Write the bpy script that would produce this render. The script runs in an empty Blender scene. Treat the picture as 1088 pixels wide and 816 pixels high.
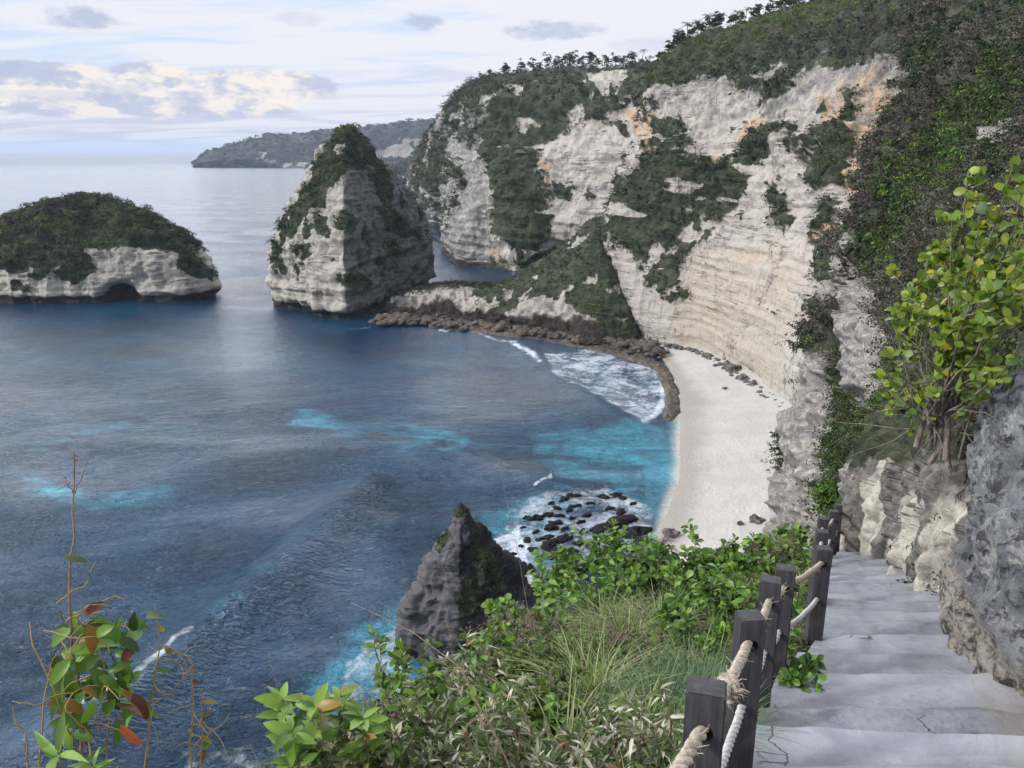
import bpy, bmesh, math, random
import numpy as np
rad = math.radians
rng = np.random.default_rng(7)
random.seed(7)
sc = bpy.context.scene
COL = sc.collection
# ------------------------------------------------------------------ camera model
W, H, F = 1088.0, 816.0, 838.0
TH = rad(16.5); CT, ST = math.cos(TH), math.sin(TH)
EYE = np.array([0.0, 0.0, 60.0])

def ray(px, py):
    x = (px - W/2)/F; y = (py - H/2)/F
    return np.array([x, CT - y*ST, -ST - y*CT])
def P(px, py, t):
    return EYE + ray(px, py)*t
def Z(px, py, z=0.0):
    d = ray(px, py)
    return EYE + d*((z - EYE[2])/d[2])
def proj(v):
    r = v - EYE
    t = r[:, 1]*CT - r[:, 2]*ST
    d = -r[:, 2]*CT - r[:, 1]*ST
    ts = np.where(np.abs(t) < 1e-6, 1e-6, t)
    return W/2 + F*r[:, 0]/ts, H/2 + F*d/ts, t

# ------------------------------------------------------------------ noise
def _h(ix, iy, iz, s):
    n = (ix*374761393 + iy*668265263 + iz*2147483647*3 + s*1274126177) & 0xFFFFFFFF
    n = ((n ^ (n >> 13))*1274126177) & 0xFFFFFFFF
    n = ((n ^ (n >> 16))*2246822519) & 0xFFFFFFFF
    n = n ^ (n >> 15)
    return (n & 0xFFFFFF)/float(0xFFFFFF)*2 - 1
def vnoise(p, s=0):
    f = np.floor(p); i = f.astype(np.int64); f = p - f
    f = f*f*f*(f*(f*6 - 15) + 10)
    x, y, z = i[:, 0], i[:, 1], i[:, 2]; fx, fy, fz = f[:, 0], f[:, 1], f[:, 2]
    def L(a, b, t): return a + (b - a)*t
    c = [[[_h(x+a, y+b, z+c_, s) for c_ in (0, 1)] for b in (0, 1)] for a in (0, 1)]
    return L(L(L(c[0][0][0], c[1][0][0], fx), L(c[0][1][0], c[1][1][0], fx), fy),
             L(L(c[0][0][1], c[1][0][1], fx), L(c[0][1][1], c[1][1][1], fx), fy), fz)
def fbm(p, sc_, o=4, s=0, g=0.5):
    p = np.asarray(p, float)*np.asarray(sc_, float)
    a, t, r = 1.0, 0.0, np.zeros(len(p))
    for k in range(o):
        r += a*vnoise(p + 17.3*k, s + k); t += a
        a *= g; p = p*2.03
    return r/t*1.6
def sstep(a, b, x):
    t = np.clip((x - a)/(b - a), 0, 1)
    return t*t*(3 - 2*t)

# ------------------------------------------------------------------ object helpers
def tag(o, label=None, cat=None, group=None, kind=None):
    if label: o['label'] = label
    if cat: o['category'] = cat
    if group: o['group'] = group
    if kind: o['kind'] = kind
    return o
def empty(name, loc):
    o = bpy.data.objects.new(name, None); COL.objects.link(o)
    o.location = [float(q) for q in loc]; o.empty_display_size = 0.3
    return o
def mk(name, verts, faces, mat, parent=None, smooth=True, attrs=None, cols=None, origin=None):
    """one mesh object; verts in world space; faces: array (M,k) or list of such arrays"""
    verts = np.asarray(verts, np.float32).reshape(-1, 3)
    if not isinstance(faces, list): faces = [faces]
    faces = [np.asarray(f, np.int32) for f in faces if len(f)]
    me = bpy.data.meshes.new(name)
    off = np.zeros(3)
    if parent is not None: off = np.array(parent.location)
    elif origin is not None: off = np.array(origin, float)
    me.vertices.add(len(verts)); me.vertices.foreach_set('co', (verts - off.astype(np.float32)).ravel())
    nl = sum(f.size for f in faces); nf = sum(len(f) for f in faces)
    me.loops.add(nl); me.polygons.add(nf)
    me.loops.foreach_set('vertex_index', np.concatenate([f.ravel() for f in faces]))
    tot = np.concatenate([np.full(len(f), f.shape[1], np.int32) for f in faces])
    st = np.concatenate([[0], np.cumsum(tot)[:-1]]).astype(np.int32)
    me.polygons.foreach_set('loop_start', st)
    me.polygons.foreach_set('use_smooth', np.full(nf, smooth))
    me.update(calc_edges=True)
    for k, v in (attrs or {}).items():
        a = me.attributes.new(k, 'FLOAT', 'POINT'); a.data.foreach_set('value', np.asarray(v, np.float32))
    for k, v in (cols or {}).items():
        a = me.attributes.new(k, 'FLOAT_COLOR', 'POINT')
        v = np.asarray(v, np.float32)
        if v.shape[1] == 3: v = np.hstack([v, np.ones((len(v), 1), np.float32)])
        a.data.foreach_set('color', v.ravel())
    if mat: me.materials.append(mat)
    o = bpy.data.objects.new(name, me); COL.objects.link(o)
    if parent is not None: o.parent = parent
    elif origin is not None: o.location = [float(q) for q in origin]
    return o
def gridfaces(nu, nv, wrap=False):
    u = np.arange(nu if wrap else nu - 1); v = np.arange(nv - 1)
    U, V = np.meshgrid(u, v, indexing='ij'); U2 = (U + 1) % nu
    return np.stack([U*nv + V, U2*nv + V, U2*nv + V + 1, U*nv + V + 1], -1).reshape(-1, 4)

# ------------------------------------------------------------------ node helpers
class NT:
    def __init__(s, tree): s.t = tree
    def n(s, typ, **kw):
        o = s.t.nodes.new(typ)
        for k, v in kw.items(): setattr(o, k, v)
        return o
    def set(s, sock, v):
        if isinstance(v, bpy.types.NodeSocket): s.t.links.new(v, sock)
        elif v is not None:
            if isinstance(v, (tuple, list)) and len(v) == 3 and sock.type == 'RGBA': v = (*v, 1)
            sock.default_value = v
    def m(s, op, a, b=None, c=None, clamp=False):
        o = s.n('ShaderNodeMath', operation=op, use_clamp=clamp)
        for i, v in enumerate((a, b, c)):
            if v is not None: s.set(o.inputs[i], v)
        return o.outputs[0]
    def vm(s, op, a, b=None):
        o = s.n('ShaderNodeVectorMath', operation=op)
        s.set(o.inputs[0], a)
        if b is not None: s.set(o.inputs[1], b)
        return o.outputs['Value'] if op in ('DOT_PRODUCT', 'LENGTH', 'DISTANCE') else o.outputs[0]
    def mix(s, f, a, b, mode='MIX'):
        o = s.n('ShaderNodeMix', data_type='RGBA', blend_type=mode)
        s.set(o.inputs[0], f); s.set(o.inputs[6], a); s.set(o.inputs[7], b)
        return o.outputs[2]
    def noise(s, vec, scale, detail=4, rough=0.5, dist=0.0):
        o = s.n('ShaderNodeTexNoise')
        s.set(o.inputs['Vector'], vec); s.set(o.inputs['Scale'], scale)
        o.inputs['Detail'].default_value = detail; o.inputs['Roughness'].default_value = rough
        o.inputs['Distortion'].default_value = dist
        return o.outputs['Fac']
    def voro(s, vec, scale, feature='F1', out='Distance'):
        o = s.n('ShaderNodeTexVoronoi', feature=feature)
        s.set(o.inputs['Vector'], vec); o.inputs['Scale'].default_value = scale
        return o.outputs[out]
    def ss(s, x, a, b):
        o = s.n('ShaderNodeMapRange', interpolation_type='SMOOTHSTEP')
        s.set(o.inputs[0], x); s.set(o.inputs[1], a); s.set(o.inputs[2], b)
        return o.outputs[0]
    def attr(s, name):
        return s.n('ShaderNodeAttribute', attribute_name=name)
    def bump(s, h, strength=0.5, dist=0.1, normal=None):
        o = s.n('ShaderNodeBump'); s.set(o.inputs['Height'], h)
        s.set(o.inputs['Strength'], strength); o.inputs['Distance'].default_value = dist
        if normal is not None: s.set(o.inputs['Normal'], normal)
        return o.outputs[0]
def new_mat(name):
    m = bpy.data.materials.new(name); m.use_nodes = True
    t = m.node_tree; N = NT(t); b = t.nodes['Principled BSDF']
    return m, N, b

def rock_mat(name, light, mid, grey, scale=1.0, veg=(0.027, 0.034, 0.019), ochre=(0.45, 0.32, 0.22), pos='world', bumpd=0.6, spec=0.25):
    m, N, b = new_mat(name)
    p = N.n('ShaderNodeNewGeometry').outputs['Position'] if pos == 'world' else N.n('ShaderNodeTexCoord').outputs['Object']
    S = scale
    hs = N.vm('MULTIPLY', p, (0.05*S, 0.05*S, 0.9*S))
    strata = N.noise(hs, 1.0, 6, 0.65, 0.4)
    vs = N.vm('MULTIPLY', p, (0.42*S, 0.42*S, 0.035*S))
    flute = N.noise(vs, 1.0, 5, 0.6, 0.3)
    blot = N.noise(p, 0.07*S, 5, 0.6)
    fine = N.noise(p, 1.1*S, 8, 0.65)
    c = N.mix(N.ss(strata, 0.36, 0.60), tuple(q*0.32 + r*0.68 for q, r in zip(mid, light)), light)
    c = N.mix(N.m('MULTIPLY', N.ss(flute, 0.52, 0.7), 0.6), c, grey)
    c = N.mix(N.m('MULTIPLY', N.ss(blot, 0.50, 0.68), 0.35), c, tuple(q*0.85 for q in mid))
    c = N.mix(N.m('MULTIPLY', N.attr('ochre').outputs['Fac'], N.ss(N.noise(p, 0.16*S, 5, 0.6), 0.32, 0.58)), c, ochre)
    ga = N.attr('grey').outputs['Fac']
    gm = N.ss(N.m('ADD', ga, N.m('MULTIPLY', N.m('SUBTRACT', N.noise(p, 0.25*S, 7, 0.7), 0.5), 1.6)), 0.3, 0.75)
    c = N.mix(N.m('MULTIPLY', gm, 0.9), c, N.mix(N.ss(fine, 0.38, 0.66), tuple(q*0.45 for q in grey), tuple(min(1, q*1.1) for q in grey)))
    # dark holes and cracks in the limestone
    ck = N.noise(N.vm('MULTIPLY', p, (0.35*S, 0.35*S, 0.7*S)), 1.0, 7, 0.7, 0.6)
    c = N.mix(N.m('MULTIPLY', N.ss(ck, 0.60, 0.70), 0.75), c, tuple(q*0.22 for q in grey))
    c = N.mix(N.m('MULTIPLY', N.ss(fine, 0.40, 0.75), 0.28), c, tuple(q*0.5 for q in mid))
    # thin dark bedding lines: cracks plus painted ledge shadow; a few upright cracks
    bd = N.noise(N.vm('MULTIPLY', p, (0.03*S, 0.03*S, 0.55*S)), 1.0, 4, 0.6, 0.25)
    bl = N.m('SUBTRACT', 1.0, N.ss(N.m('ABSOLUTE', N.m('SUBTRACT', bd, 0.53)), 0.004, 0.016))
    bl = N.m('MULTIPLY', bl, N.ss(N.noise(p, 0.09*S, 5, 0.65), 0.50, 0.60))
    vd = N.noise(N.vm('MULTIPLY', p, (0.16*S, 0.16*S, 0.03*S)), 1.0, 5, 0.6, 0.3)
    vl = N.m('MULTIPLY', N.m('SUBTRACT', 1.0, N.ss(N.m('ABSOLUTE', N.m('SUBTRACT', vd, 0.47)), 0.002, 0.010)), N.ss(N.noise(p, 0.06*S, 4, 0.6), 0.53, 0.60))
    crk = N.m('MAXIMUM', bl, vl)
    c = N.mix(N.m('MULTIPLY', crk, 0.8), c, tuple(q*0.2 for q in grey))
    wet_shade = N.attr('wet_shade').outputs['Fac']
    c = N.mix(N.ss(wet_shade, 0.2, 0.8), c, (0.030, 0.026, 0.022))  # wet waterline colour, used for painted cave shade too
    va = N.attr('veg').outputs['Fac']
    vm_ = N.ss(N.m('ADD', va, N.m('MULTIPLY', N.m('SUBTRACT', N.noise(p, 0.5*S, 6, 0.7), 0.5), 1.3)), 0.30, 0.72)
    vc = N.mix(N.ss(N.noise(p, 0.22*S, 6, 0.7), 0.35, 0.65), tuple(q*0.65 for q in veg), (veg[0]*2.1, veg[1]*1.9, veg[2]*2.0))
    c = N.mix(vm_, c, vc)
    N.set(b.inputs['Base Color'], c)
    b.inputs['Roughness'].default_value = 0.9
    b.inputs['Specular IOR Level'].default_value = spec
    h = N.m('ADD', N.m('MULTIPLY', strata, 0.6), N.m('ADD', N.m('MULTIPLY', fine, 0.5), N.m('ADD', N.m('MULTIPLY', ck, -0.8), N.m('MULTIPLY', crk, -0.6))))
    N.set(b.inputs['Normal'], N.bump(h, 0.8, bumpd/S))
    return m

def leaf_mat(name, trans=0.3, rough=0.5, var=0.4, spec=0.3):
    m, N, b = new_mat(name)
    c = N.attr('tint').outputs['Color']
    p = N.n('ShaderNodeNewGeometry').outputs['Position']
    c = N.mix(var, c, N.mix(N.noise(p, 22.0, 3, 0.6), (0.25, 0.25, 0.2), (1.6, 1.6, 1.5)), 'MULTIPLY')
    N.set(b.inputs['Base Color'], c)
    b.inputs['Roughness'].default_value = rough
    b.inputs['Specular IOR Level'].default_value = spec
    if trans > 0:
        tr = N.n('ShaderNodeBsdfTranslucent'); N.set(tr.inputs['Color'], c)
        mx = N.n('ShaderNodeMixShader'); mx.inputs[0].default_value = trans
        N.t.links.new(b.outputs[0], mx.inputs[1]); N.t.links.new(tr.outputs[0], mx.inputs[2])
        N.t.links.new(mx.outputs[0], N.t.nodes['Material Output'].inputs['Surface'])
    return m
def bark_mat(name, a, b_, scale=20):
    m, N, b = new_mat(name)
    p = N.n('ShaderNodeNewGeometry').outputs['Position']
    n1 = N.noise(N.vm('MULTIPLY', p, (1, 1, 0.3)), scale, 6, 0.7)
    N.set(b.inputs['Base Color'], N.mix(N.ss(n1, 0.35, 0.65), a, b_))
    b.inputs['Roughness'].default_value = 0.9
    N.set(b.inputs['Normal'], N.bump(n1, 0.6, 0.02))
    return m

M_CLIFF = rock_mat('limestone_cliff', (0.40, 0.375, 0.335), (0.31, 0.285, 0.255), (0.20, 0.197, 0.193), 1.0)
M_HEAD = rock_mat('headland_limestone', (0.43, 0.405, 0.36), (0.31, 0.295, 0.27), (0.22, 0.22, 0.22), 0.7)
M_STACK = rock_mat('stack_limestone', (0.39, 0.37, 0.33), (0.28, 0.268, 0.245), (0.11, 0.112, 0.117), 0.8)
M_DARK = rock_mat('dark_rock', (0.105, 0.105, 0.112), (0.062, 0.062, 0.067), (0.034, 0.034, 0.038), 2.0)
M_NEAR = rock_mat('near_limestone', (0.42, 0.39, 0.33), (0.29, 0.27, 0.24), (0.19, 0.185, 0.18), 3.0, bumpd=0.5)
M_WALL = rock_mat('eroded_limestone', (0.47, 0.44, 0.385), (0.33, 0.31, 0.27), (0.15, 0.145, 0.14), 7.0, bumpd=0.6)
M_FAR = rock_mat('far_hills', (0.30, 0.28, 0.25), (0.22, 0.21, 0.19), (0.17, 0.17, 0.17), 0.12, veg=(0.018, 0.024, 0.022))
M_SCRUB = leaf_mat('scrub_leaves', 0.15, 0.7, 0.25, 0.15)
M_LEAF = leaf_mat('broad_leaves', 0.32, 0.42, 0.35, 0.4)
M_GRASS = leaf_mat('grass_blades', 0.3, 0.55, 0.3, 0.3)
M_BARK = bark_mat('grey_bark', (0.10, 0.085, 0.07), (0.24, 0.21, 0.18))
M_TWIG = bark_mat('dry_twig', (0.13, 0.095, 0.07), (0.26, 0.19, 0.13), 60)

# ------------------------------------------------------------------ sheets
def crom(ctrl, u):
    n = len(ctrl); i = np.clip(np.floor(u).astype(int), 0, n - 2); f = (u - i)
    f = f.reshape((-1,) + (1,)*(ctrl.ndim - 1))
    p0 = ctrl[np.clip(i - 1, 0, n-1)]; p1 = ctrl[i]; p2 = ctrl[i+1]; p3 = ctrl[np.clip(i + 2, 0, n-1)]
    p0 = np.where((i == 0).reshape(f.shape), 2*p1 - p2, p0); p3 = np.where((i == n-2).reshape(f.shape), 2*p2 - p1, p3)
    a = 0.5
    m1 = a*(p2 - p0); m2 = a*(p3 - p1)
    return (2*f**3 - 3*f**2 + 1)*p1 + (f**3 - 2*f**2 + f)*m1 + (-2*f**3 + 3*f**2)*p2 + (f**3 - f**2)*m2
def sheet(cols, nu, nv):
    C = np.array(cols, float)
    A = crom(C, np.linspace(0, C.shape[0] - 1, nu))
    B = crom(A.transpose(1, 0, 2), np.linspace(0, C.shape[1] - 1, nv)).transpose(1, 0, 2)
    return B
def normals(G, flip=False):
    du = np.gradient(G, axis=0); dv = np.gradient(G, axis=1)
    n = np.cross(du, dv); n /= (np.linalg.norm(n, axis=2, keepdims=True) + 1e-9)
    return -n if flip else n
def inpoly(px, py, poly):
    poly = np.array(poly, float); r = np.zeros(len(px), bool)
    j = len(poly) - 1
    for i in range(len(poly)):
        xi, yi = poly[i]; xj, yj = poly[j]
        c = ((yi > py) != (yj > py)) & (px < (xj - xi)*(py - yi)/((yj - yi) + 1e-12) + xi)
        r ^= c; j = i
    return r
def paint(v, polys, warp=6.0, s=3, freq=0.06):
    """which of the rock's vertices belong to a patch (patch outlines in the photo's pixels, edges roughened)"""
    px, py, t = proj(v)
    q = np.stack([px, py, np.zeros_like(px)], 1)
    wx = fbm(q, freq, 3, s)*warp; wy = fbm(q, freq, 3, s + 9)*warp
    r = np.zeros(len(v))
    for p in polys: r = np.maximum(r, inpoly(px + wx, py + wy, p).astype(float))
    return r
def softpaint(v, polys, warp=6.0, s=3, freq=0.06):
    r = 0
    for k, (w, f) in enumerate(((0.6, 1.0), (1.0, 1.0), (1.4, 0.8), (1.0, 2.2), (1.9, 1.3))):
        r = r + paint(v, polys, warp*w, s + 20*k, freq*f)
    return r/5
def ragged(v, a, sc_=0.35, amp=1.1, s=77, flat=2.2):
    """break a soft mask up into tufts and ledges"""
    nz = fbm(v, (sc_, sc_, sc_*flat), 4, s)*0.6 + fbm(v, (sc_*0.3, sc_*0.3, sc_*0.3*flat), 3, s+5)*0.5
    return np.clip(0.5 + (a - 0.5)*1.0 + amp*nz*(0.35 + 0.65*(1 - np.abs(2*a - 1))), 0, 1)
def segd(px, py, pts):
    d = np.full(len(px), 1e9); k = np.zeros(len(px)); L = 0
    for (a, b) in zip(pts[:-1], pts[1:]):
        ax, ay = a; bx, by = b; l2 = (bx-ax)**2 + (by-ay)**2
        t = np.clip(((px-ax)*(bx-ax) + (py-ay)*(by-ay))/l2, 0, 1)
        dd = np.hypot(px - ax - t*(bx-ax), py - ay - t*(by-ay))
        d = np.minimum(d, dd)
    return d
def rockdisp(p, big=(2.0, 28), med=(0.9, 7), strata=(0.5, 2.4), flute=(0.5, 4.0), s=0):
    d = big[0]*fbm(p, 1/big[1], 3, s)
    d += med[0]*(1 - 2*np.abs(fbm(p, 1/med[1], 4, s+5)))*0.8
    z = p[:, 2] + 1.2*fbm(p, 0.03, 2, s+2)
    zz = np.stack([p[:, 0]*0.015, p[:, 1]*0.015, z/strata[1]], 1)
    d += strata[0]*np.tanh(3*vnoise(zz, s+7)) + strata[0]*0.6*np.tanh(3*vnoise(zz*2.3, s+8))
    # fractured blocks: neighbouring blocks of the beds stand a little in or out
    w = np.stack([fbm(p, 0.12, 2, s+21), fbm(p, 0.12, 2, s+22), 0.35*fbm(p, 0.1, 2, s+23)], 1)*1.4
    bw = 2.2*strata[1]
    for m_, a_ in ((1.0, 0.75), (0.45, 0.45)):
        c = np.floor((p + w)/np.array([bw, bw, strata[1]*0.9])/m_).astype(np.int64)
        d += strata[0]*a_*_h(c[:, 0], c[:, 1], c[:, 2], s + 31)*(0.4 + 0.6*(fbm(p, 0.04, 2, s+41) > -0.1))
    d += flute[0]*fbm(p, (1/flute[1], 1/flute[1], 0.12/flute[1]), 3, s+3)
    return d

# ------------------------------------------------------------------ foliage generators
def unit(v): return v/(np.linalg.norm(v, axis=-1, keepdims=True) + 1e-9)
def clumps(cen, r, nleaf, leaf, tint, up=0.35, flat=0.75, tvar=0.3):
    """many leaf-sized faces spread through the volume of each clump"""
    n = len(cen); r = np.broadcast_to(r, (n,)); leaf = np.broadcast_to(leaf, (n,))
    N_ = n*nleaf
    d = unit(rng.normal(size=(N_, 3))); d[:, 2] = np.abs(d[:, 2])*0.9 - 0.15
    R = np.repeat(r, nleaf); Lf = np.repeat(leaf, nleaf)*rng.uniform(0.6, 1.3, N_)
    rr = rng.uniform(0.35, 1.0, N_)**0.6
    pos = np.repeat(cen, nleaf, 0) + d*(R*rr)[:, None]*np.array([1, 1, flat]) + np.array([0, 0, 1.0])*(R*up)[:, None]
    nrm = unit(d + 0.8*rng.normal(size=(N_, 3)) + np.array([0, 0, 0.4]))
    a = unit(np.cross(nrm, rng.normal(size=(N_, 3)))); b = np.cross(nrm, a)
    v = np.stack([pos - a*Lf[:, None], pos - b*(Lf*0.5)[:, None] + nrm*(Lf*0.12)[:, None], pos + a*Lf[:, None], pos + b*(Lf*0.5)[:, None] + nrm*(Lf*0.12)[:, None]], 1).reshape(-1, 3)
    f = np.arange(N_*4).reshape(-1, 4)
    tint = np.broadcast_to(tint, (n, 3))
    tc = np.repeat(tint*rng.uniform(0.55, 1.55, (n, 1)), nleaf, 0)*(1 + tvar*rng.normal(size=(N_, 1))).clip(0.4, 1.9)
    return v, f, np.repeat(tc, 4, 0)
def leaf_template(kind):
    st = {'oval': [(0, 0.05), (0.15, 0.30), (0.4, 0.5), (0.7, 0.42), (0.9, 0.2), (1.0, 0.03)],
          'round': [(0, 0.08), (0.12, 0.42), (0.38, 0.62), (0.68, 0.62), (0.9, 0.38), (1.0, 0.1)],
          'lance': [(0, 0.04), (0.2, 0.22), (0.45, 0.30), (0.72, 0.2), (0.9, 0.08), (1.0, 0.01)],
          'spoon': [(0, 0.05), (0.3, 0.16), (0.6, 0.4), (0.8, 0.48), (0.94, 0.3), (1.0, 0.08)]}[kind]
    v = []; f = []
    for k, (x, w) in enumerate(st):
        v += [(x, -w, 0.0), (x, 0, -0.0), (x, w, 0.0)]
        if k:
            a = (k-1)*3; b = k*3
            f += [(a, a+1, b+1, b), (a+1, a+2, b+2, b+1)]
    return np.array(v), np.array(f)
def leaves(kind, pos, axis, nrm, length, width, tint, bend=0.25, fold=0.25):
    T, Fc = leaf_template(kind); n = len(pos); k = len(T)
    axis = unit(axis); nrm = unit(nrm - axis*np.sum(nrm*axis, 1, keepdims=True)); side = np.cross(nrm, axis)
    length = np.broadcast_to(length, (n,)); width = np.broadcast_to(width, (n,)); bend = np.broadcast_to(bend, (n,))
    x = T[None, :, 0]*length[:, None]; y = T[None, :, 1]*width[:, None]
    z = np.abs(T[None, :, 1])*fold*width[:, None] - (T[None, :, 0]**2)*(bend*length)[:, None]
    v = pos[:, None] + axis[:, None]*x[..., None] + side[:, None]*y[..., None] + nrm[:, None]*z[..., None]
    f = (Fc[None] + (np.arange(n)*k)[:, None, None]).reshape(-1, 4)
    return v.reshape(-1, 3), f, np.repeat(np.broadcast_to(tint, (n, 3)), k, 0)
def tubes(lines, sides=6):
    """lines: list of (points (n,3), radii (n,))"""
    V = []; Fq = []; o = 0
    ang = np.linspace(0, 2*math.pi, sides, endpoint=False)
    for pts, r in lines:
        pts = np.asarray(pts, float); n = len(pts); r = np.broadcast_to(r, (n,))
        d = unit(np.gradient(pts, axis=0))
        ref = np.array([0.31, 0.17, 0.93]) if abs(d[:, 2].mean()) < 0.8 else np.array([0.95, 0.2, 0.1])
        a = unit(np.cross(d, ref)); b = np.cross(d, a)
        v = pts[:, None] + (a[:, None]*np.cos(ang)[None, :, None] + b[:, None]*np.sin(ang)[None, :, None])*r[:, None, None]
        V.append(v.reshape(-1, 3))
        i, j = np.meshgrid(np.arange(n-1), np.arange(sides), indexing='ij'); j2 = (j+1) % sides
        Fq.append((np.stack([i*sides+j, i*sides+j2, (i+1)*sides+j2, (i+1)*sides+j], -1)).reshape(-1, 4) + o)
        o += n*sides
    return np.concatenate(V), np.concatenate(Fq)
def curve_pts(a, d, L, n=8, droop=0.0, wob=0.08, up=0.0):
    d = np.array(d, float)/np.linalg.norm(d); p = np.array(a, float); out = [p.copy()]
    for k in range(n-1):
        d = d + rng.normal(size=3)*wob + np.array([0, 0, up - droop*(k/n)]); d /= np.linalg.norm(d)
        p = p + d*L/(n-1); out.append(p.copy())
    return np.array(out)
def blades(base, dirs, length, width, tint, droop=0.5, nseg=6):
    n = len(base); s = np.linspace(0, 1, nseg)
    length = np.broadcast_to(length, (n,)); width = np.broadcast_to(width, (n,)); droop = np.broadcast_to(droop, (n,))
    h = dirs.copy(); h[:, 2] = 0; h = unit(h); dirs = unit(dirs)
    side = np.stack([-h[:, 1], h[:, 0], np.zeros(n)], 1)
    mid = base[:, None] + dirs[:, None]*(s[None, :]*length[:, None])[..., None] \
        + h[:, None]*((s**2)[None]*(droop*length*0.45)[:, None])[..., None] - np.array([0, 0, 1.0])*((s**2.2)[None]*(droop*length*0.75)[:, None])[..., None]
    w = ((1 - s**1.5)*0.95 + 0.05)[None]*width[:, None]
    L = mid - side[:, None]*w[..., None]; R = mid + side[:, None]*w[..., None]
    v = np.stack([L, R], 2).reshape(-1, 3)
    i, k = np.meshgrid(np.arange(n), np.arange(nseg-1), indexing='ij'); o = i*nseg*2 + k*2
    f = np.stack([o, o+1, o+3, o+2], -1).reshape(-1, 4)
    return v, f, np.repeat(np.broadcast_to(tint, (n, 3)), nseg*2, 0)
def shrubs(c, n, R, tint, sub=7, nleaf=16, leaf=0.3, hang=0.5, out=0.35):
    """each bush: several leaf clumps heaped together and hanging a little down the slope"""
    m = len(c); R = np.broadcast_to(R, (m,)); leaf = np.broadcast_to(leaf, (m,))
    o = rng.normal(size=(m, sub, 3))*0.42
    o[..., 2] = o[..., 2]*0.9 - hang*rng.random((m, sub))*0.5
    cc = c[:, None] + (o + n[:, None]*out)*R[:, None, None]
    rr = np.repeat(R, sub)*rng.uniform(0.28, 0.55, m*sub)
    tn = np.repeat(tint*rng.uniform(0.6, 1.45, (m, 1)), sub, 0)
    return clumps(cc.reshape(-1, 3), rr, nleaf, np.repeat(leaf, sub), tn, up=0.1, flat=0.85)
class Acc:
    def __init__(s): s.v = []; s.f = []; s.c = []; s.o = 0
    def add(s, v, f, c):
        s.v.append(v); s.f.append(np.asarray(f) + s.o); s.c.append(c); s.o += len(v)
    def build(s, name, mat, parent=None, smooth=False, origin=None):
        return mk(name, np.concatenate(s.v), np.concatenate(s.f), mat, parent, smooth, None, {'tint': np.concatenate(s.c)}, origin)

GREEN = np.array([0.052, 0.076, 0.028]); DKGREEN = np.array([0.022, 0.034, 0.019]); DRY = np.array([0.066, 0.062, 0.049]); BRIGHT = np.array([0.07, 0.11, 0.028])
def tints(n, w=(0.5, 0.3, 0.2, 0.0), pos=None, scale=0.05, s=31):
    pal = np.array([GREEN, DKGREEN, DRY, BRIGHT]); w = np.array(w)/sum(w)
    if pos is None: u = rng.random(n)
    else: u = np.clip(0.5 + 0.75*fbm(pos, scale, 3, s) + 0.12*rng.normal(size=n), 0, 0.9999)
    k = np.searchsorted(np.cumsum(w), u).clip(0, 3)
    return pal[k]*rng.uniform(0.7, 1.35, (n, 1))
def scatter(G, mask, n, rmin, rmax, tintw, nleaf=26, leaf=0.3, sc_=0.05, tintfn=None, uni=False):
    """clumps of scrub rooted where the mask says plants grow"""
    v = G.reshape(-1, 3)
    if uni: wgt = mask.copy()
    else:
        du = np.linalg.norm(np.gradient(G, axis=0), axis=2); dv = np.linalg.norm(np.gradient(G, axis=1), axis=2)
        wgt = (du*dv).reshape(-1)*mask
    wgt = np.where(mask > 0.35, wgt, 0); wgt /= wgt.sum()
    idx = rng.choice(len(v), n, p=wgt)
    c = v[idx]
    r = rng.uniform(rmin, rmax, n)
    return idx, c, r
# ================================================================== WORLD, SUN, CAMERA
cam = bpy.data.cameras.new('camera'); co = bpy.data.objects.new('camera', cam); COL.objects.link(co)
cam.sensor_width = 36; cam.lens = 36*F/W; cam.clip_start = 0.05; cam.clip_end = 120000
co.location = EYE; co.rotation_euler = (rad(90) - TH, 0, 0); sc.camera = co

SUN_EL, SUN_AZ = 34.0, -112.0      # azimuth from +Y, clockwise; the soft sun stands to the left, a little behind the viewer
sd = np.array([math.sin(rad(SUN_AZ))*math.cos(rad(SUN_EL)), math.cos(rad(SUN_AZ))*math.cos(rad(SUN_EL)), math.sin(rad(SUN_EL))])
sl = bpy.data.lights.new('sun', 'SUN'); sl.energy = 2.9; sl.angle = rad(6); sl.color = (1.0, 0.96, 0.92)
so = bpy.data.objects.new('sun', sl); COL.objects.link(so)
from mathutils import Vector
so.rotation_euler = Vector(-sd).to_track_quat('-Z', 'Y').to_euler()

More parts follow.
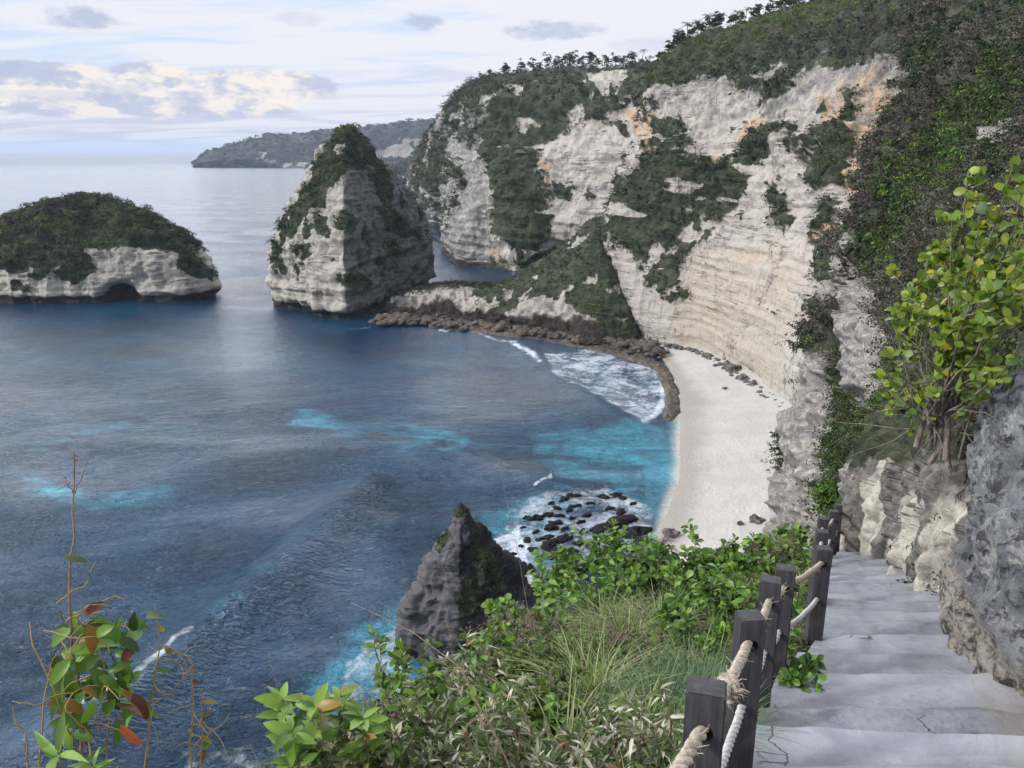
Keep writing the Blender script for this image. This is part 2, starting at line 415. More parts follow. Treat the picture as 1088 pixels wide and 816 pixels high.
world = bpy.data.worlds.new('World'); sc.world = world; world.use_nodes = True
def build_world():
    t = world.node_tree; N = NT(t); bg = t.nodes['Background']
    sky = N.n('ShaderNodeTexSky', sky_type='NISHITA'); sky.sun_disc = False
    sky.sun_elevation = rad(SUN_EL); sky.sun_rotation = rad(SUN_AZ) % (2*math.pi)
    sky.air_density = 1.0; sky.dust_density = 2.0; sky.ozone_density = 1.0
    g = N.n('ShaderNodeTexCoord').outputs['Generated']
    sx = N.n('ShaderNodeSeparateXYZ'); N.set(sx.inputs[0], g)
    x, y, z = sx.outputs
    zc = N.m('MAXIMUM', z, 0.0)
    # clouds live on a flat layer: project the direction on it
    inv = N.m('DIVIDE', 1.0, N.m('ADD', zc, 0.10))
    cx = N.n('ShaderNodeCombineXYZ'); N.set(cx.inputs[0], N.m('MULTIPLY', x, inv)); N.set(cx.inputs[1], N.m('MULTIPLY', y, inv))
    lay = cx.outputs[0]
    K = 10.0   # Background strength is 0.1
    def col(r, gg, b): return (r*K, gg*K, b*K)
    # thin high cloud, whiter to the right
    hi = N.noise(N.vm('MULTIPLY', lay, (0.55, 1.3, 1)), 1.6, 7, 0.58, 0.5)
    base = N.mix(N.ss(zc, 0.0, 0.13), col(0.60, 0.62, 0.74), col(0.62, 0.76, 1.0))
    base = N.mix(0.82, sky.outputs[0], base)
    side = N.ss(N.m('DIVIDE', x, N.m('MAXIMUM', y, 0.05)), -0.75, 0.3)
    hm = N.ss(N.m('ADD', hi, N.m('ADD', N.m('MULTIPLY', side, 0.17), N.m('MULTIPLY', N.ss(zc, 0.06, 0.17), 0.08))), 0.42, 0.66)
    c = N.mix(N.m('MULTIPLY', hm, 0.9), base, col(0.78, 0.785, 0.82))
    # overcast overhead; an unseen bright band added ahead-left to light sea and cliffs
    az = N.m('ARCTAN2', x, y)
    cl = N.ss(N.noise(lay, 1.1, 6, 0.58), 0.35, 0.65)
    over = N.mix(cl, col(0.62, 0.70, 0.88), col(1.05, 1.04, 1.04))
    glow_band = N.mix(cl, col(2.8, 2.88, 3.06), col(3.8, 3.75, 3.7))
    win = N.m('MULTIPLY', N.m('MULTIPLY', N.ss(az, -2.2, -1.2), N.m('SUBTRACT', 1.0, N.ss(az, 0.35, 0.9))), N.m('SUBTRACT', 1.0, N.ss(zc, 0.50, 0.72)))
    c = N.mix(N.ss(zc, 0.162, 0.24), c, N.mix(win, over, glow_band))
    # rows of cumulus low over the sea to the left
    azc = N.n('ShaderNodeCombineXYZ')
    N.set(azc.inputs[0], N.m('MULTIPLY', az, 9.0)); N.set(azc.inputs[1], N.m('MULTIPLY', z, 20.0))
    cu = N.noise(azc.outputs[0], 1.15, 8, 0.62, 0.15)
    band = N.m('MULTIPLY', N.ss(z, 0.018, 0.05), N.m('SUBTRACT', 1.0, N.ss(z, 0.065, 0.115)))
    azm = N.m('SUBTRACT', 1.0, N.ss(az, -0.30, -0.13))
    cum = N.ss(N.m('ADD', cu, N.m('MULTIPLY', N.m('SUBTRACT', N.m('MULTIPLY', band, azm), 0.56), 0.62)), 0.46, 0.58)
    shade = N.noise(azc.outputs[0], 2.2, 5, 0.6)
    cc = N.mix(N.ss(shade, 0.43, 0.58), col(0.90, 0.81, 0.71), col(0.46, 0.50, 0.63))
    c = N.mix(N.m('MULTIPLY', cum, 0.85), c, cc)
    # a few small blue-grey clouds drifting in front
    def puff(c, px, py, wx, wy, amt, shadecol):
        d = ray(px, py); d = d/np.linalg.norm(d)
        a0 = math.atan2(d[0], d[1]); z0 = d[2]
        dx = N.m('DIVIDE', N.m('SUBTRACT', az, a0), wx/F); dz = N.m('DIVIDE', N.m('SUBTRACT', z, z0), wy/F)
        r2 = N.m('ADD', N.m('MULTIPLY', dx, dx), N.m('MULTIPLY', dz, dz))
        e = N.m('ADD', N.m('SUBTRACT', 1.0, r2), N.m('MULTIPLY', N.m('SUBTRACT', N.noise(azc.outputs[0], 4.0, 6, 0.6), 0.5), 2.6))
        return N.mix(N.m('MULTIPLY', N.ss(e, 0.1, 1.0), amt), c, shadecol)
    gr = col(0.42, 0.48, 0.63)
    for (px, py, wx, wy, a) in ((88, 21, 40, 12, 0.85), (448, 24, 24, 10, 0.8), (585, 33, 60, 11, 0.75), (45, 82, 17, 10, 0.75), (10, 72, 16, 9, 0.7),
                                (197, 106, 20, 11, 0.8), (130, 98, 20, 10, 0.5), (480, 80, 50, 7, 0.35), (320, 20, 30, 8, 0.3), (60, 102, 60, 7, 0.4), (690, 48, 50, 10, 0.3)):
        c = puff(c, px, py, wx, wy, a, gr)
    # below the horizon
    c = N.mix(N.ss(z, -0.02, 0.0), col(0.25, 0.32, 0.42), c)
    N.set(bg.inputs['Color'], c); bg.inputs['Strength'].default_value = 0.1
build_world()
# ================================================================== SEA
shore_px = [(676, 358), (705, 378), (720, 398), (728, 425), (728, 465), (728, 508), (716, 545), (702, 580), (690, 615)]
def build_sea():
    ang = np.concatenate([np.linspace(50, 8, 420), np.geomspace(7.93, 0.085, 260)])
    r = 60/np.tan(np.radians(ang)); r = np.concatenate([[0.5, 25], r])
    th = np.concatenate([np.linspace(-180, -44, 40)[:-1], np.linspace(-44, 44, 700), np.linspace(44, 180, 40)[1:-1]])
    Th, R = np.meshgrid(np.radians(th), r, indexing='ij')
    v = np.stack([R*np.sin(Th), R*np.cos(Th), np.zeros_like(R)], -1).reshape(-1, 3)
    px, py, t = proj(v)
    front = t > 5
    px = np.where(front, px, -9999); py = np.where(front, py, -9999)
    q = np.stack([px, py*1.6, 0*px], 1)
    wpx = px + 7*fbm(q, 0.03, 3, 3); wpy = py + 4*fbm(q, 0.03, 3, 4)
    foam = np.zeros(len(v)); shal = np.zeros(len(v)); sand = np.zeros(len(v)); h = np.zeros(len(v))
    def line(pts, w, a, dst, asym=0):
        nonlocal foam, shal
        d = segd(wpx, wpy, pts); g = a*np.exp(-(d/w)**2)
        if dst == 'f': foam = np.maximum(foam, g)
        else: shal = np.maximum(shal, g)
    def area(poly, a, dst, soft=9):
        nonlocal foam, shal
        ins = inpoly(wpx, wpy, poly); d = segd(wpx, wpy, list(poly) + [poly[0]])
        g = a*np.where(ins, 1, np.exp(-(d/soft)**2))
        if dst == 'f': foam = np.maximum(foam, g)
        else: shal = np.maximum(shal, g)
    # surf on the reef
    line([(470, 349), (510, 354), (550, 363)], 4, 0.86, 'f'); line([(555, 372), (600, 404), (650, 434), (690, 457)], 3.0, 0.66, 'f'); line([(600, 374), (650, 380), (690, 392)], 4, 0.7, 'f'); line([(560, 362), (620, 366), (672, 380)], 3, 0.62, 'f')
    line([(543, 364), (560, 371), (577, 386)], 5.5, 0.88, 'f')
    line([(574, 384), (583, 393)], 3, 0.7, 'f')
    area([(578, 374), (640, 372), (688, 388), (704, 408), (704, 432), (688, 450), (664, 438), (625, 420), (596, 402)], 0.79, 'f', 5)
    line([(690, 392), (703, 408), (705, 428), (697, 443), (685, 453)], 9, 0.92, 'f')
    line([(660, 382), (690, 392)], 6, 0.72, 'f')
    line([(640, 425), (688, 455)], 4, 0.55, 'f')
    line([(655, 462), (700, 455), (720, 470)], 7, 0.45, 'f')
    line([(345, 346), (372, 349), (398, 348)], 3.0, 0.7, 'f'); line([(405, 340), (470, 345)], 2.5, 0.5, 'f')
    line([(0, 314), (60, 319), (130, 321), (225, 319)], 1.2, 0.35, 'f')
    # surf round the near rocks
    line([(581, 503), (583, 510)], 3, 0.85, 'f'); line([(582, 511), (575, 519)], 5, 0.85, 'f')
    area([(540, 545), (590, 530), (645, 523), (695, 545), (680, 590), (600, 600), (575, 640), (555, 655), (528, 600)], 0.80, 'f', 14)
    area([(520, 585), (548, 560), (556, 590), (575, 640), (556, 650), (545, 620)], 0.95, 'f', 8)
    area([(365, 735), (385, 690), (425, 665), (430, 700), (420, 740), (390, 770), (370, 770)], 0.80, 'f', 16)
    area([(205, 800), (270, 790), (330, 800), (340, 830), (200, 830)], 0.75, 'f', 14)
    # wave breaking at bottom left
    line([(85, 776), (120, 755), (150, 738), (178, 714), (198, 692)], 11, 0.86, 'f')
    line([(110, 768), (140, 750)], 12, 0.5, 'f')
    # pale turquoise over sand
    line([(315, 448), (380, 457), (440, 458), (490, 468)], 14, 0.58, 's'); line([(30, 512), (100, 533), (180, 527)], 15, 0.60, 's'); line([(40, 470), (120, 455), (200, 458)], 14, 0.36, 's'); line([(430, 480), (560, 470)], 16, 0.36, 's')
    line([(0, 470), (60, 455), (120, 452)], 10, 0.22, 's'); line([(20, 505), (60, 520)], 9, 0.35, 's')
    area([(575, 470), (640, 458), (700, 462), (722, 480), (725, 520), (700, 540), (650, 505), (600, 500)], 0.62, 's', 18)
    line([(600, 476), (660, 478), (700, 500)], 16, 0.85, 's')
    area([(690, 500), (722, 495), (722, 530), (700, 545)], 0.85, 's', 14)
    area([(500, 580), (550, 545), (600, 540), (580, 600), (540, 640)], 0.6, 's', 22)
    area([(340, 740), (380, 680), (430, 650), (440, 720), (400, 780)], 0.7, 's', 22)
    line([(200, 700), (240, 668), (290, 620)], 14, 0.28, 's')
    line([(470, 420), (560, 440)], 30, 0.16, 's'); line([(430, 640), (520, 560)], 30, 0.2, 's')
    # swash thinning over the sand
    d = segd(px + 2.5*fbm(q, 0.05, 3, 8), py, shore_px[2:8]); sand = np.exp(-(d/15)**2)
    shal = np.maximum(shal, 0.9*np.exp(-(d/26)**2))
    foam = np.maximum(foam, 0.42*np.exp(-((d - 6)/10)**2))
    # swell: long low ridges as real height
    def swell(pts, w, a):
        nonlocal h
        pts3 = [Z(*q_)[:2] for q_ in pts]
        d = segd(v[:, 0] + 2*fbm(v, 0.03, 2, 6), v[:, 1], pts3); h = h + a*np.exp(-(d/w)**2)
    wv = np.exp(-(segd(v[:, 0] + 2*fbm(v, 0.03, 2, 6), v[:, 1], [Z(*q_)[:2] for q_ in [(150, 775), (215, 712), (275, 655), (345, 588), (395, 535)]])/3.6)**2)
    swell([(60, 790), (120, 752), (196, 690), (260, 640), (330, 572), (385, 520)], 5.5, 3.4)
    swell([(548, 366), (575, 385), (620, 415), (690, 456)], 4.0, 1.1)
    swell([(500, 480), (560, 505), (590, 512)], 4.0, 0.7)
    dist = np.hypot(v[:, 0], v[:, 1])
    sw = 0.55*np.sin((v[:, 0]*0.5 + v[:, 1]*0.87)*0.16 + 2.2*fbm(v, 0.012, 2, 12)) + 0.8*fbm(v, (0.045, 0.03, 1), 3, 15)
    h += 0.38*0.6*sw*sstep(8000, 300, dist)
    near = sstep(230, 90, dist)
    h += near*(0.10*fbm(v, (0.30, 0.42, 1), 3, 17) + 0.05*fbm(v, (0.75, 1.1, 1), 2, 18))
    db = segd(px, py, shore_px); h *= sstep(4, 26, db); h -= 0.10
    h = np.where(inpoly(px, py, shore_px + [(760, 640), (900, 560), (900, 440), (760, 350)]), -0.4, h)
    v[:, 2] = h
    m, N, b = new_mat('sea_water')
    p = N.n('ShaderNodeNewGeometry').outputs['Position']
    fo = N.attr('foam').outputs['Fac']; sh = N.attr('shallow').outputs['Fac']; sa = N.attr('sand').outputs['Fac']
    n1 = N.noise(p, 0.028, 5, 0.6, 0.5)
    deep = N.mix(N.ss(n1, 0.3, 0.7), (0.003, 0.020, 0.050), (0.007, 0.050, 0.105))
    shm = N.ss(N.m('ADD', sh, N.m('MULTIPLY', N.m('SUBTRACT', N.noise(N.vm('MULTIPLY', p, (0.5, 1.7, 1)), 0.10, 8, 0.7, 0.8), 0.5), 1.7)), 0.22, 1.05)
    c = N.mix(N.m('MULTIPLY', shm, N.m('ADD', 0.45, N.m('MULTIPLY', N.ss(N.noise(p, 0.06, 6, 0.7, 0.7), 0.36, 0.6), 0.55))), deep, (0.05, 0.29, 0.41))
    c = N.mix(N.m('MULTIPLY', N.ss(sa, 0.15, 0.95), 0.9), c, (0.52, 0.50, 0.46))
    fo = N.m('MULTIPLY', fo, N.m('ADD', 0.62, N.m('MULTIPLY', N.noise(p, 0.16, 6, 0.7, 0.5), 0.62)))
    lace = N.m('ADD', N.m('MULTIPLY', N.noise(p, 0.55, 9, 0.72, 0.9), 0.6), N.m('MULTIPLY', N.noise(p, 0.12, 5, 0.6, 0.8), 0.4))
    fm = N.m('MULTIPLY', N.ss(N.m('ADD', lace, N.m('SUBTRACT', fo, 1.0)), 0.10, 0.46), N.ss(fo, 0.08, 0.35))
    c = N.mix(fm, c, (0.62, 0.69, 0.79))
    N.set(b.inputs['Base Color'], c)
    N.set(b.inputs['Roughness'], N.m('ADD', N.m('MULTIPLY', fm, 0.5), N.m('ADD', 0.08, N.m('MULTIPLY', N.attr('far').outputs['Fac'], 0.24))))
    b.inputs['IOR'].default_value = 1.33
    N.set(b.inputs['Specular IOR Level'], N.m('SUBTRACT', 0.5, N.m('MULTIPLY', N.attr('far').outputs['Fac'], 0.38)))
    w1 = N.noise(N.vm('MULTIPLY', p, (0.75, 1.2, 1)), 0.42, 6, 0.6, 0.4)
    w1 = N.m('SUBTRACT', 1.0, N.m('MULTIPLY', N.m('ABSOLUTE', N.m('SUBTRACT', w1, 0.5)), 2.6))
    w2 = N.noise(N.vm('MULTIPLY', p, (0.6, 1.3, 1)), 1.5, 3, 0.55, 0.2)
    hgt = N.m('ADD', N.m('MULTIPLY', w1, 0.42), N.m('ADD', N.m('MULTIPLY', w2, 0.50), N.m('MULTIPLY', fm, 0.25)))
    N.set(b.inputs['Normal'], N.bump(hgt, N.m('ADD', 0.42, N.m('MULTIPLY', N.ss(N.noise(N.vm('MULTIPLY', p, (1, 1.8, 1)), 0.016, 5, 0.65, 0.6), 0.36, 0.62), N.m('ADD', 0.25, N.m('SUBTRACT', N.m('MULTIPLY', N.attr('chop').outputs['Fac'], 1.5), N.m('MULTIPLY', N.attr('wave').outputs['Fac'], 1.1))))), 1.0))
    o = mk('sea', v, gridfaces(len(th), len(r)), m, attrs={'foam': foam, 'shallow': shal, 'sand': sand, 'wave': wv, 'chop': sstep(230, 85, dist), 'far': sstep(450, 5000, dist)})
    tag(o, kind='structure')
build_sea()

# ================================================================== BEACH, REEF
base_px = [(682, 356), (712, 366), (745, 372), (780, 392), (812, 412), (842, 440), (848, 480), (838, 540), (830, 590), (815, 640)]
def resample(pts, n):
    pts = np.array(pts, float); d = np.concatenate([[0], np.cumsum(np.linalg.norm(np.diff(pts, axis=0), axis=1))])
    u = np.linspace(0, d[-1], n); return np.stack([np.interp(u, d, pts[:, k]) for k in range(pts.shape[1])], 1)
def build_beach():
    a = resample([Z(x, y) for x, y in shore_px], 160); b = resample([Z(x, y) for x, y in base_px], 160)
    u = np.linspace(-0.55, 1.25, 110)
    G = a[:, None]*(1 - u[None, :, None]) + b[:, None]*u[None, :, None]
    w = np.linalg.norm(b - a, axis=1)[:, None]
    G[..., 2] = np.where(u[None] < 0, u[None]*w*0.09, 0) + np.clip(u[None], 0, None)**1.2*2.2
    v = G.reshape(-1, 3); v[:, 2] += 0.16*fbm(v, 0.08, 4, 4)*sstep(0.0, 0.6, v[:, 2]) + 0.07*fbm(v, 0.6, 3, 5)*sstep(0.2, 0.8, v[:, 2])
    m, N, bs = new_mat('pale_sand')
    p = N.n('ShaderNodeNewGeometry').outputs['Position']
    sx = N.n('ShaderNodeSeparateXYZ'); N.set(sx.inputs[0], p)
    n1 = N.noise(p, 0.12, 6, 0.6); n2 = N.noise(p, 1.8, 6, 0.7)
    c = N.mix(N.ss(n1, 0.35, 0.7), (0.42, 0.408, 0.388), (0.48, 0.468, 0.448))
    c = N.mix(N.m('MULTIPLY', N.ss(n2, 0.52, 0.75), 0.25), c, (0.33, 0.31, 0.285))
    wetm = N.m('SUBTRACT', 1.0, N.ss(N.m('ADD', sx.outputs[2], N.m('MULTIPLY', n1, 0.5)), 0.25, 0.75))
    c = N.mix(N.m('MULTIPLY', wetm, 0.7), c, (0.29, 0.255, 0.22))
    N.set(bs.inputs['Base Color'], c); bs.inputs['Roughness'].default_value = 0.9
    N.set(bs.inputs['Normal'], N.bump(N.m('ADD', N.noise(p, 0.9, 6, 0.7), N.m('SUBTRACT', N.m('MULTIPLY', n2, 0.4), N.m('MULTIPLY', N.m('SUBTRACT', 1.0, N.ss(N.voro(p, 0.8), 0.1, 0.3)), N.m('MULTIPLY', N.ss(n1, 0.45, 0.6), 0.4)))), 0.7, 0.3))
    tag(mk('beach', v, gridfaces(160, 110), m), kind='structure')
    # brown reef shelf
    inn = [(455, 348), (520, 355), (570, 360), (630, 374), (676, 385), (697, 398), (706, 415), (706, 434), (698, 452)]
    out = [(455, 338), (520, 343), (570, 350), (630, 358), (685, 370), (712, 390), (724, 415), (725, 438), (712, 455)]
    a = resample([Z(*q) for q in inn], 360); b = resample([Z(*q) for q in out], 360)
    u = np.linspace(-0.06, 1.08, 60); G = a[:, None]*(1-u[None, :, None]) + b[:, None]*u[None, :, None]
    v = G.reshape(-1, 3); uu = np.tile(u, 360); s = np.repeat(np.linspace(0, 1, 360), 60)
    prof = np.sin(np.clip(uu + 0.05, 0, 1)*math.pi)**0.6*(1 - 0.75*sstep(0.93, 1.0, s))
    v[:, 2] = -0.5 + prof*(0.95 + 0.5*fbm(v, 0.25, 4, 6) + 0.5*np.abs(fbm(v, 0.8, 3, 9))) + 1.6*np.clip(uu, 0, 1)*sstep(0.62, 0.3, s)*(0.5 + np.abs(fbm(v, 0.22, 4, 19)))
    m, N, bs = new_mat('reef_rock')
    p = N.n('ShaderNodeNewGeometry').outputs['Position']
    n1 = N.noise(p, 0.8, 7, 0.7); n0 = N.noise(p, 0.12, 4, 0.6)
    N.set(bs.inputs['Base Color'], N.mix(N.ss(N.m('ADD', n1, N.m('MULTIPLY', n0, 0.5)), 0.6, 0.95), (0.030, 0.024, 0.019), (0.14, 0.11, 0.085)))
    bs.inputs['Roughness'].default_value = 0.6
    N.set(bs.inputs['Normal'], N.bump(n1, 1.0, 0.6))
    tag(mk('reef', v, gridfaces(360, 60), m), kind='structure')
build_beach()
# ================================================================== CLIFFS
def scrub_on(name, G, mask, n, rmin, rmax, w, nleaf, lf, parent=None, label=None, tsc=0.05, dryfn=None, uni=False, s=31, crest=None):
    idx, c, r = scatter(G, mask, n, rmin, rmax, w, uni=uni)
    if uni:
        t = proj(c)[2]; r = r*t/100.0
    tn = tints(n, w, c, tsc, s)
    if dryfn is not None:
        d = dryfn(c) > rng.random(n)
        tn[d] = (DRY*np.array([1, 0.97, 0.95]))*rng.uniform(0.6, 1.3, (d.sum(), 1))
    if crest is not None:
        d = crest(c) > rng.random(n); tn[d] = np.array([0.075, 0.115, 0.025])*rng.uniform(0.6, 1.3, (d.sum(), 1))
    if uni: lf = lf*np.clip(t, 6, 400)/100.0
    A = Acc(); nn_ = normals(G).reshape(-1, 3)[idx]; nn_ = np.where((nn_[:, 0] - 0.3*nn_[:, 2] > 0)[:, None], -nn_, nn_)
    A.add(*shrubs(c, nn_, r, tn, 6, nleaf, lf))
    o = A.build(name, M_SCRUB, parent)
    o['kind'] = 'stuff'
    if label: o['label'] = label
    return o

def build_main():
    cols = [
     [Z(690,345,1), P(680,290,300), P(668,250,305), P(668,210,312), P(690,140,325), P(712,80,345), P(730,82,460)],
     [Z(680,358,1), P(656,290,266), P(643,247,270), P(658,200,276), P(684,130,290), P(706,82,312), P(722,78,430)],
     [Z(712,367,1), P(700,300,252), P(695,240,256), P(700,180,262), P(712,118,275), P(735,54,312), P(750,46,430)],
     [Z(745,374,1), P(742,300,241), P(742,235,245), P(745,165,252), P(752,100,266), P(780,42,308), P(795,34,430)],
     [Z(780,394,1), P(783,310,220), P(785,235,224), P(790,160,232), P(800,92,248), P(830,26,298), P(845,18,430)],
     [Z(812,414,1), P(820,320,203), P(828,240,208), P(835,160,216), P(845,90,232), P(876,10,284), P(890,2,430)],
     [Z(838,440,1), P(852,330,186), P(868,240,191), P(880,160,198), P(895,88,215), P(925,-12,275), P(945,-25,430)],
     [Z(846,480,1), P(880,350,165), P(910,245,172), P(930,165,180), P(945,85,198), P(985,-30,262), P(1010,-50,430)],
     [Z(860,540,1), P(930,350,145), P(980,245,155), P(1000,165,165), P(1010,90,185), P(1050,-40,250), P(1080,-60,430)]]
    nu, nv = 620, 400
    G = sheet(cols, nu, nv); n = normals(G); v = G.reshape(-1, 3)
    if n[nu//2, nv//4, 0] > 0: n = -n
    n = n.reshape(-1, 3)
    px, py, t = proj(v)
    V = [[(690,104),(725,92),(760,86),(785,92),(812,102),(832,76),(855,92),(876,74),(900,84),(922,76),(948,86),(965,60),(1100,-100),(650,-100),(655,90)],
         [(690,100),(715,100),(735,130),(738,165),(772,170),(798,132),(815,100),(842,80),(852,102),(835,132),(810,168),(790,205),(775,232),(740,236),(715,252),(690,264),(660,268),(640,245),(655,205),(675,170),(690,140)],
         [(688,292),(715,268),(745,248),(762,247),(738,270),(715,300),(693,308)],
         [(862,140),(890,124),(905,102),(922,118),(914,160),(895,172),(900,200),(893,242),(868,242),(872,202),(852,176)],
         [(832,128),(850,118),(858,150),(846,165),(836,160)], [(812,185),(825,178),(840,230),(832,250),(815,215)],
         [(848,165),(870,160),(870,185),(850,180)], [(708,308),(735,305),(742,318),(715,322)], [(860,250),(905,240),(900,330),(870,300)],
         [(705,250),(720,245),(722,262),(706,268)], [(660,250),(688,262),(690,285),(676,280)]]
    sp = softpaint(v, V, 8); veg = 0.5*ragged(v, sp, 0.30, 1.5) + 0.5*ragged(v, sp, 0.28, 1.7, 79, 0.35)
    tuft = fbm(v, (0.10, 0.10, 0.16), 4, 41)
    veg = np.maximum(veg, 0.9*sstep(0.62, 0.80, tuft)*sstep(0.0, 0.35, (400 - py)/300))
    ledge = fbm(v, (0.035, 0.035, 0.22), 4, 44)
    veg = veg*(1 - 0.95*sstep(0.24, 0.40, ledge)*sstep(50, 85, py)*sstep(150, 100, py))*(1 - 0.9*sstep(0.46, 0.6, ledge)*sstep(110, 150, py))
    veg = np.maximum(veg, 0.75*sstep(-0.12, -0.30, ledge)*sstep(150, 120, py)*sstep(60, 80, py))
    # ledges of bare rock showing through the dry top slope
    och = 1.25*paint(v, [[(900,150),(915,95),(950,85),(950,150),(925,210),(905,215),(895,180)], [(870,130),(880,105),(905,100),(905,125),(885,140)], [(775,145),(800,120),(815,130),(795,165)],
                    [(675,120),(695,110),(700,150),(680,165)], [(740,185),(765,165),(765,185),(748,195)], [(870,235),(895,245),(890,262),(868,258)]], 6)
    veg = veg*(1 - 0.85*paint(v, [[(905,160),(918,100),(948,90),(946,150),(925,205),(908,208)], [(872,128),(884,106),(903,104),(900,122),(885,136)]], 5, 14)); och = np.maximum(och, 0.28*paint(v, [[(720,260),(860,260),(835,430),(720,370)]], 10, 8)*sstep(0.0, 0.6, fbm(v, (0.02, 0.02, 0.015), 3, 61)))
    grey = 0.08 + 0.55*sstep(160, 80, py) + 0.3*sstep(0.1, 0.6, fbm(v, (0.05, 0.05, 0.03), 3, 71)) - 0.3*sstep(260, 330, py)
    amp = (0.30 + 1.0*sstep(300, 130, py))
    d = rockdisp(v, (2.2, 30), (1.1, 9), (0.75, 3.0), (0.7, 5.0), 1)*amp
    d += veg*(0.9 + 0.8*fbm(v, 0.25, 3, 51))
    # a slight overhang over the sand
    d -= 0.9*np.exp(-((v[:, 2] - 2.5)/2.0)**2)*sstep(0, 1, 1.0 + 0*py)
    v = v + n*d[:, None]
    G2 = v.reshape(nu, nv, 3)
    tag(mk('cliff', v, gridfaces(nu, nv), M_CLIFF, attrs={'veg': veg, 'ochre': och, 'grey': np.clip(grey, 0, 1), 'wet_shade': 0*veg}), kind='structure')
    def crest(c):
        x, y, _ = proj(c); top = np.interp(x, [700, 735, 780, 830, 876, 930], [78, 50, 38, 22, 6, -15]); return sstep(38, 8, y - top)*0.75
    def dry(c):
        x, y, _ = proj(c); return 0.55*sstep(760, 850, x)*sstep(110, 60, y - (x - 700)*-0.05)*sstep(6, 40, y - np.interp(x, [700, 890, 1000], [75, 2, -60])) + 0.12
    m = veg*(rng.random(len(veg)) < 1)
    scrub_on('cliff_scrub', G2, m, 7000, 0.45, 2.3, (0.50, 0.38, 0.07, 0.05), 12, 0.24, None, 'dark green and dry scrub clinging to the ledges of the main cliff', 0.035, dry, crest=crest)
    return G2
G_MAIN = build_main()

def build_headland():
    cols = [
     [P(440,208,1350), P(446,195,1350), P(452,182,1350), P(460,170,1350), P(470,160,1350), P(485,155,1700)],
     [Z(427,207,0), P(430,198,1080), P(436,186,1060), P(443,174,1040), P(452,163,1030), P(470,155,1400)],
     [Z(446,234,0), P(447,205,690), P(453,175,690), P(460,150,700), P(468,131,712), P(490,125,1100)],
     [Z(474,243,0), P(474,205,620), P(476,170,610), P(480,140,605), P(486,109,610), P(510,102,1000)],
     [Z(477,276,0), P(481,235,453), P(491,190,462), P(498,150,482), P(505,94,530), P(520,90,900)],
     [Z(512,284,0), P(515,245,424), P(520,200,430), P(525,150,448), P(532,91,510), P(540,88,900)],
     [Z(548,289,0), P(550,245,411), P(553,200,420), P(556,150,440), P(562,88,510), P(565,85,900)],
     [Z(585,285,0), P(590,240,405), P(595,195,412), P(600,145,430), P(605,84,500), P(610,81,900)],
     [Z(625,280,0), P(630,235,395), P(635,190,402), P(640,140,418), P(645,82,490), P(648,79,900)],
     [Z(670,280,0), P(673,230,380), P(676,180,387), P(680,130,402), P(690,78,480), P(695,76,900)],
     [Z(740,285,0), P(740,230,370), P(740,180,377), P(742,120,392), P(745,70,460), P(750,60,900)]]
    nu, nv = 560, 260
    G = sheet(cols, nu, nv); n = normals(G)
    if n[nu//2, nv//4, 1] > 0: n = -n
    v = G.reshape(-1, 3); n = n.reshape(-1, 3); px, py, t = proj(v)
    R = [[(584,154),(613,136),(672,107),(695,120),(700,160),(657,180),(643,222),(606,259),(558,275),(562,243),(591,222),(573,184)],
         [(472,275),(477,232),(492,206),(505,162),(516,170),(521,191),(529,213),(521,250),(531,280)],
         [(424,204),(444,216),(474,226),(474,241),(440,236)], [(620,81),(668,82),(658,97),(624,91)],
         [(552,130),(578,134),(574,142),(554,140)], [(473,195),(490,190),(488,205),(472,212)], [(476,150),(500,148),(496,165),(478,172)],
         [(484,118),(497,122),(492,135),(482,134)], [(504,112),(514,110),(516,118),(506,120)], [(600,120),(618,115),(612,135),(602,138)], [(530,250),(545,262),(548,285),(535,280)]]
    rock = softpaint(v, R, 7, 5)
    speck = fbm(v, (0.05, 0.05, 0.035), 4, 47)
    rock = np.maximum(rock, sstep(0.02, 0.30, speck)*sstep(545, 500, px)*sstep(95, 135, py)*0.9)
    rock = np.maximum(rock, 0.9*sstep(0.42, 0.6, speck))
    veg = ragged(v, 1 - rock, 0.16, 1.0, 61)
    lg = fbm(v, (0.02, 0.02, 0.13), 4, 63); veg = veg*(1 - 0.9*sstep(0.22, 0.42, lg)*sstep(95, 130, py))
    veg = np.maximum(veg, paint(v, [[(520,165),(545,150),(560,170),(570,225),(590,232),(575,262),(548,262),(532,240),(528,200)], [(590,195),(610,200),(606,215),(590,212)], [(620,200),(632,205),(626,216),(618,210)], [(652,128),(668,132),(665,140),(650,138)]], 5, 9))
    och = paint(v, [[(572,175),(590,170),(588,195),(574,192)], [(665,112),(690,108),(698,140),(675,145)], [(520,268),(530,262),(532,284),(522,284)]], 5)
    grey = 0.35 + 0.3*sstep(560, 500, px) + 0.0*py
    wet_shade = sstep(3.2, 1.8, v[:, 2] + 0.8*fbm(v, 0.1, 2, 3))
    d = rockdisp(v, (4.0, 45), (1.6, 13), (0.9, 4.5), (1.2, 9.0), 11) + veg*(1.2 + 1.2*fbm(v, 0.15, 3, 52))
    d -= 2.5*np.exp(-((v[:, 2] - 3.0)/2.5)**2)
    v = v + n*d[:, None]; G2 = v.reshape(nu, nv, 3)
    tag(mk('headland', v, gridfaces(nu, nv), M_HEAD, attrs={'veg': veg, 'ochre': och, 'grey': grey, 'wet_shade': wet_shade}), kind='structure')
    mask = veg*(py < 286)*(t < 800)*(t > 300)
    def dry(c):
        x, y, _ = proj(c); return 0.30 + 0.35*sstep(140, 100, y) - 0.3*np.exp(-((x - 545)/22)**2)
    scrub_on('headland_scrub', G2, mask, 4200, 0.8, 4.6, (0.28, 0.60, 0.12, 0.0), 11, 0.48, None, 'dark scrub covering the far headland cliff', 0.02, dry)
    return G2
